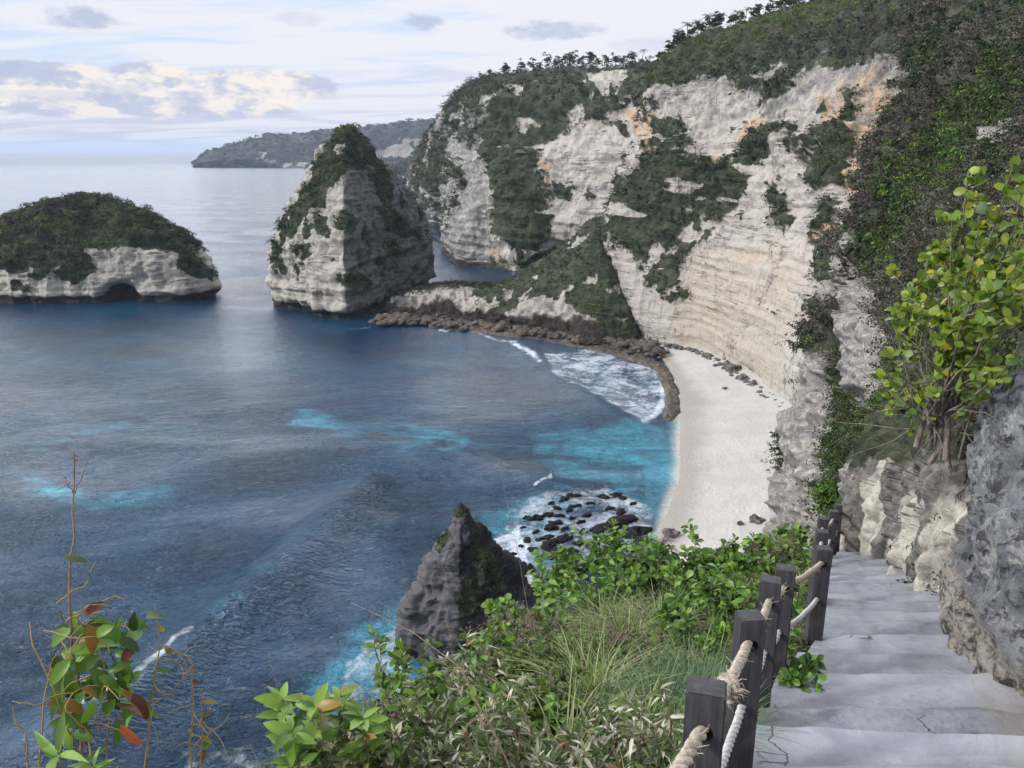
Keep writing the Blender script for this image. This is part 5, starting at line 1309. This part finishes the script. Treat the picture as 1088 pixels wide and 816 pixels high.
# sea grape bush hanging over the boulder, upper right
def sea_grape():
    base = P(1003, 452, 9.0); root = empty('sea_grape_bush', base); tag(root, 'round leaved yellow green bush with bare grey branches above the boulder', 'bush')
    lines = []; pos = []; ax = []
    trunkb = base - np.array([0, 0, 0.35])
    for k in range(7):
        p = curve_pts(trunkb + rng.normal(size=3)*0.09, (rng.normal()*0.25, rng.normal()*0.25, 1), rng.uniform(0.6, 0.9), 6, 0, 0.08); lines.append((p, np.linspace(0.035, 0.022, 6)))
    crowns = [(1075, 175, 7.2), (1045, 215, 7.6), (1010, 250, 8.0), (985, 275, 8.4), (1080, 240, 7.0), (1050, 275, 7.4), (1015, 300, 7.8), (975, 320, 8.6), (1080, 310, 7.0), (1050, 340, 7.4), (1010, 350, 7.8), (1085, 370, 7.0), (1050, 380, 7.6),
              (965, 300, 8.8), (1030, 190, 7.8), (1090, 205, 6.8), (1120, 230, 6.6), (1120, 300, 6.6), (990, 330, 8.0), (1100, 170, 6.9), (960, 345, 8.8), (1030, 320, 7.2), (1065, 205, 7.0), (1085, 275, 6.7), (1040, 250, 7.2), (955, 420, 9.0), (975, 400, 8.6), (940, 400, 9.2), (1010, 230, 7.8), (1070, 335, 6.9), (1040, 400, 7.3)]
    for (x, y, t) in crowns:
        tip = P(x, y, t); st = base + rng.normal(size=3)*np.array([0.10, 0.10, 0.12]) + np.array([0, 0, 0.15])
        s = np.linspace(0, 1, 12)[:, None]; bow = np.array([0, 0, 1.0])*np.sin(s*math.pi)*rng.uniform(-0.12, 0.10)
        p = st*(1-s) + tip*s + bow + 0.035*np.stack([vnoise(np.concatenate([s*5, 0*s + rng.random()*90, 0*s + k_], 1)) for k_ in range(3)], 1)
        lines.append((p, np.linspace(0.017, 0.006, 12)))
        subs = [p[6:]]
        for b_ in range(4):
            i = rng.integers(4, 11); e = curve_pts(p[i], unit((p[i] - p[i-1])[None])[0] + rng.normal(size=3)*0.8, rng.uniform(0.18, 0.5), 6, 0, 0.15)
            lines.append((e, np.linspace(0.007, 0.003, 6))); subs.append(e)
        dens = 1.0 if y < 360 else 0.45
        for e in subs:
            m = int(rng.integers(9, 16)*dens) + 1; u = (1 - rng.random(m)**2*0.7)*(len(e)-1); i = np.clip(u.astype(int), 0, len(e)-2); fr = (u - i)[:, None]
            pos.append(e[i]*(1-fr) + e[i+1]*fr); ax.append(rng.normal(size=(m, 3)) + np.array([0, -0.2, 0.5]))
    # bare dead twigs
    for k in range(75):
        a = P(rng.uniform(925, 1060), rng.uniform(330, 470), rng.uniform(8.0, 9.3))
        e = curve_pts(base*0.45 + a*0.55, (a - base) + rng.normal(size=3)*0.4, rng.uniform(0.4, 1.2), 8, 0, 0.14); lines.append((e, np.linspace(0.007, 0.0022, 8)))
    v, f = tubes(lines, 6); mk('branches', v, f, M_BARK, root)
    pos = np.concatenate(pos); ax = np.concatenate(ax); n = len(pos)
    L = rng.uniform(0.055, 0.125, n)
    A = Acc(); A.add(*leaves('round', pos, ax, np.array([-0.25, -0.75, 0.75]) + 0.5*rng.normal(size=(n, 3)), L, L*0.62, palette(n, YG, (0.40, 0.42, 0.07, 0.10, 0.012)), 0.15, 0.18))
    A.build('foliage', M_LEAF, root, smooth=True)
sea_grape()

shr = [ # px, py of top, depth, spread, leaf, label
    (585, 622, 9.6, 0.55, 'bright green broad leaved shrub leaning over the surf beside the pyramid rock'),
    (622, 596, 10.6, 0.6, 'bright green shrub in front of the black surf rocks'),
    (655, 584, 11.2, 0.6, 'tall bright green shrub below the dark palm crown at the beach end'),
    (692, 590, 11.6, 0.6, 'bright green shrub between the two palm crowns'),
    (732, 586, 11.8, 0.6, 'bright green shrub just left of the small palm crown'),
    (775, 606, 11.0, 0.6, 'low bright green shrub under the small palm crown'),

    (755, 628, 9.2, 0.6, 'dense green shrub left of the third fence post'),

    (790, 628, 8.2, 0.45, 'dark green shrub touching the rope beside the fence'),
    (735, 660, 7.4, 0.4, 'leafy green shrub just behind the blue green fountain grass'),
    (812, 582, 12.0, 0.5, 'green shrub behind the fence posts above the sand'),
    (848, 566, 12.6, 0.5, 'upright green shrub next to the far fence posts'),
]
for k, (x, y, t, sp, lab) in enumerate(shr):
    b, h = from_top(x, y, t)
    shrub('shrub', lab, 'shrub', b, h, sp*1.15, 13, 0.125 if t > 8.5 else 0.10, 'spoon', LG, (0.42, 0.3, 0.16, 0.12), 0.58, 17, 0.25, group='broad leaved shrubs on the slope', nbr=3)
# trailing leaves at the foot of the fence
b, h = from_top(838, 668, 5.6); b[0] -= 0.02
shrub('shrub', 'little leafy shrub creeping round the foot of the fence onto the steps', 'shrub', b, 0.42, 0.22, 8, 0.075, 'spoon', LG, (0.35, 0.35, 0.1, 0.2), 0.6, 14, 0.2, nbr=2)

# wilted silvery shrubs
for k, (x, y, t, sp, lab) in enumerate([(455, 704, 5.0, 0.34, 'wilted silver leaved shrub at the cliff edge below the pyramid rock'), (500, 712, 4.9, 0.36, 'wilted silver and brown shrub in front of the pyramid rock'),
        (425, 752, 4.2, 0.3, 'pale dry leaved shrub right of the small yellow green plant'), (480, 765, 3.9, 0.34, 'pale dry leaved shrub low at the bottom edge of the slope'), (660, 742, 4.3, 0.26, 'wilted white leaved shrub left of the nearest fence post'),
        (695, 748, 3.6, 0.22, 'small white leaved shrub touching the nearest fence post'), (540, 775, 3.8, 0.3, 'brownish pale shrub at the bottom between two tufts of long grass'), (615, 770, 3.7, 0.26, 'wilted pale shrub at the bottom below the long grass')]):
    b, h = from_top(x, y, t)
    shrub('wilted_shrub', lab, 'shrub', b, h, sp, 11, 0.065, 'lance', SV + [(0.09, 0.15, 0.035)], (0.20, 0.17, 0.24, 0.05, 0.34), 0.42, 15, 0.3, group='wilted shrubs at the cliff edge', nbr=3, droop=0.6, whorl=True)
# olive bushes between
for k, (x, y, t, sp, lab) in enumerate([(535, 690, 6.0, 0.4, 'olive green bush at the foot of the pyramid rock view'), (580, 690, 6.6, 0.4, 'olive bush among the purple dry stems'), (610, 668, 7.6, 0.4, 'olive bush behind the dry stems in the centre of the slope'),
        (555, 655, 8.6, 0.35, 'olive bush at the cliff edge right beside the pyramid rock'), (470, 730, 4.6, 0.3, 'olive bush between the silver shrubs'), (395, 772, 3.9, 0.28, 'olive bush at the bottom right of the small yellow green plant'), (590, 725, 5.0, 0.3, 'olive bush left of the long arching grass'), (350, 790, 3.7, 0.25, 'olive bush at the bottom edge under the small yellow green plant')]):
    b, h = from_top(x, y, t)
    shrub('olive_bush', lab, 'bush', b, h, sp, 12, 0.06, 'oval', OL + [(0.11, 0.20, 0.035)], (0.34, 0.2, 0.08, 0.38), 0.5, 17, 0.2, group='olive bushes on the slope', nbr=3)

for k, (x, y, t, sp, lab) in enumerate([(440, 690, 5.2, 0.22, 'fresh green shrub at the cliff edge over the foam left of the pyramid rock'), (525, 672, 6.4, 0.26, 'fresh green shrub right under the pyramid rock'), (575, 735, 4.9, 0.24, 'fresh green shrub low in the middle of the slope'), (515, 745, 4.3, 0.22, 'fresh green shrub between the wilted shrubs at the bottom')]):
    b, h = from_top(x, y, t)
    shrub('shrub', lab, 'shrub', b, h, sp, 9, 0.075, 'oval', LG, (0.45, 0.25, 0.2, 0.1), 0.5, 14, 0.25, group='fresh green shrubs at the cliff edge', nbr=3)
# grass tufts
def tuft(label, px, py, t, n, L, wid, cols, w, spread, droop, group, name='grass_tuft', upw=1.3):
    b, h = from_top(px, py, t, 0.2)
    a = rng.uniform(0, 6.283, n); q = np.sqrt(rng.random(n))*spread
    base = np.stack([b[0] + np.cos(a)*q, b[1] + np.sin(a)*q, np.full(n, b[2])], 1); base[:, 2] = ground(base[:, 0], base[:, 1]) - 0.02
    d = np.stack([np.cos(a)*0.5, np.sin(a)*0.5, np.full(n, upw)], 1) + rng.normal(size=(n, 3))*0.25
    v, f, c = blades(base, d, L*rng.uniform(0.55, 1.15, n), wid*rng.uniform(0.7, 1.2, n), palette(n, cols, w), droop*rng.uniform(0.5, 1.5, n), 8)
    o = mk(name, v, f, M_GRASS, None, True, None, {'tint': c}, origin=b); tag(o, label, 'grass tuft', group)
BG = [(0.12, 0.20, 0.10), (0.075, 0.14, 0.065), (0.21, 0.28, 0.16), (0.05, 0.09, 0.03)]
LGr = [(0.16, 0.24, 0.07), (0.11, 0.19, 0.04), (0.32, 0.36, 0.18), (0.36, 0.32, 0.19)]
gt = 'tufts of long grass on the slope'
for (lab, x, y, t, n, L) in [('blue green fountain of fine grass behind the nearest fence posts', 742, 690, 5.2, 520, 0.66), ('fine blue green grass tuft left of the largest fountain', 705, 708, 5.0, 380, 0.58), ('fine grass tuft tight against the second fence post', 770, 715, 4.4, 320, 0.5),
        ('blue green grass tuft just above the nearest post', 715, 742, 3.9, 300, 0.46)]:
    tuft(lab, x, y, t, n, L, 0.0032, BG, (0.4, 0.3, 0.2, 0.1), 0.12, 0.55, gt)
for (lab, x, y, t, n, L) in [('tall arching pale grass in the middle of the slope', 640, 690, 5.2, 150, 0.85), ('long arching grass at the bottom between pale shrubs', 600, 745, 4.2, 130, 0.75), ('broad bladed grass tuft left of the nearest post', 680, 720, 4.4, 140, 0.6), ('arching grass tuft near the purple dry stems', 620, 700, 5.8, 120, 0.8),
        ('broad grass tuft at the bottom edge left of the nearest post', 690, 775, 3.3, 130, 0.5), ('yellowish grass tuft at the bottom edge below the pale shrubs', 560, 790, 3.5, 110, 0.5), ('pale grass tuft at the cliff edge below the pyramid rock', 550, 720, 5.2, 110, 0.55), ('tall pale grass between the green shrubs and the fountain grass', 668, 650, 7.6, 170, 0.8), ('tall green grass behind the fine fountain grass', 705, 645, 8.0, 170, 0.75), ('loose pale grass behind the centre dry stems', 640, 632, 8.8, 150, 0.8), ('short grass tuft beside the base of the nearest post', 722, 790, 2.9, 120, 0.4)]:
    tuft(lab, x, y, t, n, L, 0.0058, LGr, (0.35, 0.35, 0.2, 0.1), 0.13, 0.75, gt)
# general undergrowth: nobody could count it
def undergrowth():
    A = Acc(); n = 3200
    Y = rng.uniform(1.2, 14.5, n); lat = rng.uniform(0.10, 4.6, n); X = Xf(Y) - lat
    base = np.stack([X, Y, ground(X, Y) + 0.02], 1)
    A.add(*clumps(base, rng.uniform(0.06, 0.2, n), 14, 0.032, palette(n, [(0.05, 0.075, 0.02), (0.08, 0.12, 0.03), (0.12, 0.10, 0.06), (0.16, 0.15, 0.09)], (0.4, 0.3, 0.17, 0.13))))
    n = 14000; Y = rng.uniform(1.0, 14.5, n); lat = rng.uniform(0.06, 4.4, n); X = Xf(Y) - lat
    base = np.stack([X, Y, ground(X, Y) - 0.02], 1); a = rng.uniform(0, 6.283, n)
    d = np.stack([np.cos(a)*0.5, np.sin(a)*0.5, np.full(n, 1.2)], 1)
    A.add(*blades(base, d, rng.uniform(0.15, 0.48, n), 0.0042, palette(n, LGr + [(0.07, 0.10, 0.03)], (0.25, 0.3, 0.1, 0.1, 0.25)), rng.uniform(0.2, 0.9, n), 6))
    tag(A.build('undergrowth', M_GRASS), 'mixed grass and low green undergrowth covering the slope beside the steps', None, None, 'stuff')
undergrowth()
# purple-grey dry seed stems in the middle of the slope
def dry_stems(label, spots, name='dry_stems', col=(0.19, 0.145, 0.13), hgt=(0.5, 0.95), n=8, seeds=True):
    px, py, t = spots; b, h = from_top(px, py, t); root = empty(name, b); tag(root, label, 'dry plant', 'dry seed stems on the slope')
    lines = []; pos = []
    for k in range(n):
        p0 = b + np.array([rng.normal()*0.22, rng.normal()*0.22, 0]); p0[2] = ground(p0[0], p0[1])
        p = curve_pts(p0, (rng.normal()*0.22, rng.normal()*0.22, 1), h*rng.uniform(*hgt), 10, 0.05, 0.06); lines.append((p, np.linspace(0.0035, 0.0012, 10)))
        for q in range(6):
            i = rng.integers(4, 10) if q else 9; e = curve_pts(p[min(i, 9)], rng.normal(size=3)*0.6 + np.array([0, 0, 0.8]), 0.16, 5, 0.1, 0.12); lines.append((e, np.linspace(0.0016, 0.0007, 5))); pos.append(e[1:])
    v, f = tubes(lines, 3); mk('stems', v, f, M_TWIG, root)
    pos = np.concatenate(pos); pos = np.concatenate([pos, pos + rng.normal(size=pos.shape)*0.012]); m = len(pos)
    A = Acc(); A.add(*leaves('oval', pos, rng.normal(size=(m, 3)), rng.normal(size=(m, 3)), 0.02, 0.011, palette(m, [col, (0.26, 0.22, 0.18), (0.12, 0.09, 0.08)], (0.5, 0.3, 0.2)), 0.1, 0.2)); A.build('seed_sprays', M_GRASS, root)
for sp in [((590, 640, 7.8), 'purple brown dry seed stems leaning before the surf'), ((612, 655, 7.2), 'dry seed stems in the centre of the slope before the green shrubs'), ((560, 640, 8.4), 'dry seed stems standing against the right side of the pyramid rock'), ((640, 655, 7.0), 'dry seed stems right of the centre before the green shrubs'), ((668, 640, 8.4), 'dry seed stems tangled with tall grass behind the arching grass'),
           ((690, 650, 7.2), 'brown dry seed stems rising left of the fountain grass'), ((535, 650, 7.0), 'dry seed stems standing in front of the pyramid rock base')]:
    dry_stems(sp[1], sp[0])
dry_stems('tan dry reeds beside the far fence posts above the sand', (822, 572, 12.2), n=34, col=(0.22, 0.17, 0.10))

# long bare twigs that cross the view of the sea
def twig(label, pts, r=0.004, side=4, seed=1):
    r_ = np.random.default_rng(seed); p = resample([P(*q) for q in pts], 26); p = p + 0.006*np.stack([vnoise(np.stack([np.linspace(0, 7, 26), np.full(26, k*9.1 + seed), np.zeros(26)], 1)) for k in range(3)], 1)
    base, g = p[0], None
    lines = [(p, np.linspace(r, r*0.3, 26))]
    for k in range(side):
        i = r_.integers(9, 25); e = curve_pts(p[i], unit((p[i]-p[i-1])[None])[0] + r_.normal(size=3)*0.5, r_.uniform(0.05, 0.16), 6, 0, 0.1); lines.append((e, np.linspace(r*0.5, r*0.2, 6)))
    v, f = tubes(lines, 5); o = mk('bare_twig', v, f, M_TWIG, None, True, origin=base); tag(o, label, 'twig')
twig('long dark bare twig slanting across the pyramid rock', [(548, 830, 3.6), (520, 770, 3.7), (490, 710, 3.9), (440, 672, 4.1), (395, 650, 4.3), (372, 640, 4.4)], 0.0045, 5, 3)
twig('thin bare twig rising over the water right of the small yellow green plant', [(305, 830, 3.9), (300, 760, 4.0), (292, 720, 4.0), (285, 692, 4.0)], 0.0028, 3, 5)
twig('thin upright grass stalk standing before the bright surf', [(575, 740, 5.4), (560, 640, 5.6), (545, 560, 5.8), (530, 490, 6.0)], 0.0022, 3, 7)
twig('thin curved stalk over the foam left of the pyramid rock', [(425, 790, 4.2), (405, 730, 4.4), (392, 700, 4.5), (385, 676, 4.6)], 0.002, 4, 9)

# climbing plant at the left edge
def left_vine():
    base = P(92, 880, 2.9); g = ground(base[0], base[1]); base[2] = min(base[2], g) if g > base[2] - 1 else base[2]
    root = empty('climbing_plant', base); tag(root, 'tall twining plant with curled green and orange leaves at the left edge', 'plant')
    lines = []; pos = []; ax = []; siz = []
    main = resample([P(*q) for q in [(92, 900, 2.9), (86, 800, 2.9), (80, 720, 2.9), (74, 640, 2.9), (74, 600, 2.9), (79, 530, 2.92), (80, 480, 2.95)]], 60)
    main += 0.008*np.stack([vnoise(np.stack([np.linspace(0, 14, 60), np.full(60, k*9.1), np.zeros(60)], 1)) for k in range(3)], 1)
    lines.append((main, np.linspace(0.008, 0.0026, 60)))
    for (s, e) in [((79, 525, 2.92), (100, 478, 2.95)), ((79, 522, 2.92), (66, 505, 2.9)), ((80, 485, 2.95), (72, 474, 2.95)), ((80, 488, 2.95), (90, 488, 2.95)), ((78, 510, 2.95), (60, 520, 2.95))]:
        a, b_ = P(*s), P(*e); k = np.linspace(0, 1, 7)[:, None]; lines.append((a*(1-k) + b_*k + 0.004*rng.normal(size=(7, 3)), np.linspace(0.0022, 0.0009, 7)))
    # tangled vines
    M2 = []
    for k in range(26):
        a = P(rng.uniform(40, 130), rng.uniform(640, 820), rng.uniform(2.7, 3.1)); e = curve_pts(a, (rng.normal(), rng.normal()*0.4, rng.normal()), rng.uniform(0.12, 0.34), 14, 0.1, 0.28)
        M2.append((e, np.linspace(0.0028, 0.0014, 14)))
    for (p0, p1, p2, p3) in [((95, 830, 2.9), (60, 740, 2.8), (35, 690, 2.8), (30, 660, 2.85)), ((40, 830, 2.8), (45, 760, 2.8), (55, 700, 2.85), (90, 660, 2.9)), ((70, 660, 2.9), (100, 640, 2.9), (125, 634, 2.9), (132, 636, 2.9)),
                             ((30, 820, 2.8), (28, 780, 2.8), (15, 760, 2.8), (12, 752, 2.8)), ((110, 830, 2.9), (118, 760, 2.9), (112, 700, 2.9), (95, 660, 2.9))]:
        p = resample([P(*p0), P(*p1), P(*p2), P(*p3)], 20); M2.append((p + 0.008*np.stack([vnoise(np.stack([np.linspace(0, 8, 20), np.full(20, k*9.1 + p0[0]), np.zeros(20)], 1)) for k in range(3)], 1), np.linspace(0.0036, 0.002, 20)))
    v, f = tubes(lines, 6); mk('stem', v, f, M_TWIG, root)
    mv, N, b = new_mat('orange_vine'); p_ = N.n('ShaderNodeNewGeometry').outputs['Position']
    N.set(b.inputs['Base Color'], N.mix(N.noise(p_, 30, 4), (0.20, 0.12, 0.03), (0.34, 0.24, 0.07))); b.inputs['Roughness'].default_value = 0.7
    v, f = tubes(M2, 5); mk('tendrils', v, f, mv, root)
    spots = [(105, 660), (125, 672), (118, 690), (135, 690), (100, 690), (128, 705), (112, 712), (92, 705), (140, 668), (85, 690), (75, 670), (68, 700), (100, 735), (120, 745), (132, 735), (88, 760), (75, 740), (70, 730), (110, 675), (96, 672), (140, 742), (120, 722), (62, 735), (80, 715), (100, 715)]
    pos = np.array([P(x + rng.normal()*9, y + rng.normal()*9, rng.uniform(2.7, 3.0)) for x, y in spots for _ in range(4)]); n = len(pos)
    ax = np.stack([rng.normal(size=n)*0.8 + 0.2, rng.normal(size=n)*0.4 - 0.2, -0.35 + 0.5*rng.normal(size=n)], 1)
    A = Acc(); cols = palette(n, [(0.07, 0.15, 0.020), (0.13, 0.24, 0.03), (0.035, 0.07, 0.015), (0.30, 0.15, 0.03), (0.10, 0.035, 0.02)], (0.42, 0.36, 0.15, 0.04, 0.03))
    L = rng.uniform(0.05, 0.105, n); A.add(*leaves('oval', pos, ax, np.array([0.0, -0.8, 0.8]) + 0.5*rng.normal(size=(n, 3)), L, L*0.5, cols, 0.45, 0.35))
    A.add(*leaves('oval', np.array([P(128, 770, 2.8), P(66, 592, 2.9), P(92, 652, 2.85)]), np.array([[0.5, -0.1, -0.7], [1, -0.2, 0.05], [0.6, -0.2, 0.5]]), np.array([[0.2, -1, 0.3], [0, -0.5, 1], [0, -1, 0.4]], float), np.array([0.11, 0.10, 0.09]), np.array([0.035, 0.03, 0.04]), np.array([(0.45, 0.12, 0.04), (0.05, 0.07, 0.025), (0.09, 0.03, 0.02)]), 0.2, 0.3))
    A.build('foliage', M_LEAF, root, smooth=True)
left_vine()
def sprout(label, px, py, t, n, L, cols, w, name='sprout', hgt=0.16, kind='lance', lw=0.36):
    b = P(px, py, t); root = empty(name, b); tag(root, label, 'plant')
    bt = np.array([b[0], b[1], min(ground(b[0], b[1]), b[2] - 0.2)])
    p = resample([bt, (bt + b)/2 + np.array([0.02, 0, 0]), b], 12); v, f = tubes([(p, np.linspace(0.006, 0.003, 12))], 6); mk('stem', v, f, M_TWIG, root)
    pos = b + np.array([0, 0, -1])*rng.random((n, 1))**1.5*hgt; a = np.arange(n)*2.4 + rng.normal(size=n)*0.3
    ax = np.stack([np.cos(a), np.sin(a), rng.uniform(0.1, 0.9, n)], 1)
    A = Acc(); LL = L*rng.uniform(0.7, 1.2, n); A.add(*leaves(kind, pos, ax, np.array([0, -0.4, 1.0]) + 0.25*rng.normal(size=(n, 3)), LL, LL*lw, palette(n, cols, w), 0.35, 0.3)); A.build('foliage', M_LEAF, root, smooth=True)
YL = [(0.20, 0.32, 0.05), (0.13, 0.24, 0.035), (0.08, 0.15, 0.025)]
sprout('bright green sprout with long leaves at the bottom left corner', 62, 800, 2.5, 12, 0.14, YL, (0.5, 0.35, 0.15))
sprout('small bright green sprout at the bottom, second from the left corner', 100, 815, 2.5, 9, 0.10, YL, (0.4, 0.4, 0.2))
for k, (x, y, t, lab) in enumerate([(300, 742, 3.9, 'yellow green broad leaved plant over the water, left stem of the clump'), (335, 752, 3.8, 'yellow green broad leaved plant over the water, middle stem of the clump'), (362, 738, 4.0, 'yellow green plant topped by an orange leaf, right stem of the clump'), (385, 762, 3.8, 'yellow green plant at the right end of the clump beside the pale shrub'), (310, 775, 3.6, 'low yellow green plant at the front of the clump')]):
    sprout(lab, x, y, t, 26, 0.115, YL + [(0.33, 0.22, 0.04)], (0.45, 0.32, 0.17, 0.06), 'leafy_plant', 0.24, 'oval', 0.42)
# thin vine stalks beside the climbing plant
for k, (pts, lab) in enumerate([([(150, 840, 3.0), (160, 740, 3.0), (168, 690, 3.0), (165, 640, 3.0)], 'thin orange stalk just right of the climbing plant'), ([(200, 840, 3.1), (205, 760, 3.1), (203, 700, 3.1), (178, 686, 3.1), (168, 690, 3.1)], 'hooked orange stalk right of the climbing plant'), ([(212, 840, 3.1), (215, 780, 3.1), (216, 735, 3.1)], 'short brown stalk furthest right of the climbing plant stalks')]):
    p = resample([P(*q) for q in pts], 24); root = empty('vine_stalk', p[0]); tag(root, lab, 'stalk')
    p = p + 0.006*np.stack([vnoise(np.stack([np.linspace(0, 7, 24), np.full(24, q*9.1 + k*3), np.zeros(24)], 1)) for q in range(3)], 1)
    lines = [(p, np.linspace(0.0042, 0.002, 24))]
    for q in range(7):
        i = rng.integers(6, 23); e = curve_pts(p[i], rng.normal(size=3) + np.array([0, 0, 0.3]), rng.uniform(0.06, 0.2), 8, 0.1, 0.2); lines.append((e, np.linspace(0.002, 0.001, 8)))
    v, f = tubes(lines, 5); mk('stem', v, f, bpy.data.materials['orange_vine'], root)
    n = 6; A = Acc(); i = rng.integers(5, 23, n); A.add(*leaves('oval', p[i], rng.normal(size=(n, 3)), np.array([0, -1, 0.5]) + 0.4*rng.normal(size=(n, 3)), rng.uniform(0.035, 0.06, n), 0.02, palette(n, [(0.10, 0.18, 0.03), (0.24, 0.2, 0.05), (0.12, 0.05, 0.02)], (0.5, 0.3, 0.2)), 0.3, 0.3)); A.build('foliage', M_LEAF, root, smooth=True)
# palms below the slope, crowns at beach level of sight
def low_palm(px, py, t, fl, label, seed):
    top = P(px, py, t); palm(top - np.array([0, 0, 2.6]), 2.6, fl, label, 'young palms below the slope', seed, np.array([0.035, 0.042, 0.026]), 18, leafn=18)
low_palm(771, 586, 27, 0.72, 'small dark palm crown against the pale sand above the shrubs', 401)
low_palm(680, 572, 30, 1.05, 'dark palm crown against the black rock shelf at the beach end', 402)
low_palm(700, 582, 29, 0.8, 'low dark palm crown half hidden by shrubs beside the sand', 403)
# green cushion bush on the near cliff corner
cb = P(878, 532, 30)
root = empty('cushion_bush', cb); tag(root, 'small bright green cushion bush clinging to grey rock above the fence', 'bush')
A = Acc(); cc = cb + rng.normal(size=(40, 3))*np.array([0.26, 0.3, 0.22]); A.add(*clumps(cc, 0.28, 34, 0.075, np.array([0.06, 0.115, 0.018])*rng.uniform(0.6, 1.4, (40, 1)))); A.build('foliage', M_SCRUB, root)
v, f = tubes([(curve_pts(cb - np.array([0, -0.6, 0.5]), (0, -0.6, 0.6), 0.7, 5), np.linspace(0.05, 0.02, 5))], 5); mk('stem', v, f, M_BARK, root)

# ================================================================== AIR
def haze():
    R = 46000.0; zb, zt = -4.0, 215.0
    v = np.array([[x, y, z] for z in (zb, zt) for (x, y) in ((-R, -R), (R, -R), (R, R), (-R, R))], float)
    f = np.array([[3, 2, 1, 0], [4, 5, 6, 7], [0, 1, 5, 4], [1, 2, 6, 5], [2, 3, 7, 6], [3, 0, 4, 7]])
    m = bpy.data.materials.new('haze'); m.use_nodes = True; t = m.node_tree; t.nodes.clear()
    out = t.nodes.new('ShaderNodeOutputMaterial'); pv = t.nodes.new('ShaderNodeVolumePrincipled')
    pv.inputs['Color'].default_value = (0.66, 0.78, 1.0, 1); pv.inputs['Density'].default_value = 0.00007; pv.inputs['Anisotropy'].default_value = 0.0
    t.links.new(pv.outputs[0], out.inputs['Volume'])
    tag(mk('haze', v, f, m, smooth=False), 'thin sea haze', None, None, 'stuff')
HAZE = True
if HAZE: haze()

# ================================================================== RENDER SETTINGS
sc.render.engine = 'CYCLES'
cy = sc.cycles
cy.use_denoising = True
cy.max_bounces = 5; cy.diffuse_bounces = 3; cy.glossy_bounces = 2; cy.transmission_bounces = 2; cy.volume_bounces = 0; cy.transparent_max_bounces = 4
cy.use_adaptive_sampling = True; cy.adaptive_threshold = 0.01
cy.sample_clamp_indirect = 8
sc.view_settings.view_transform = 'Standard'
try: sc.view_settings.look = 'None'
except Exception: pass
sc.view_settings.gamma = 1.0; sc.view_settings.use_curve_mapping = False
sc.view_settings.exposure = 0.2
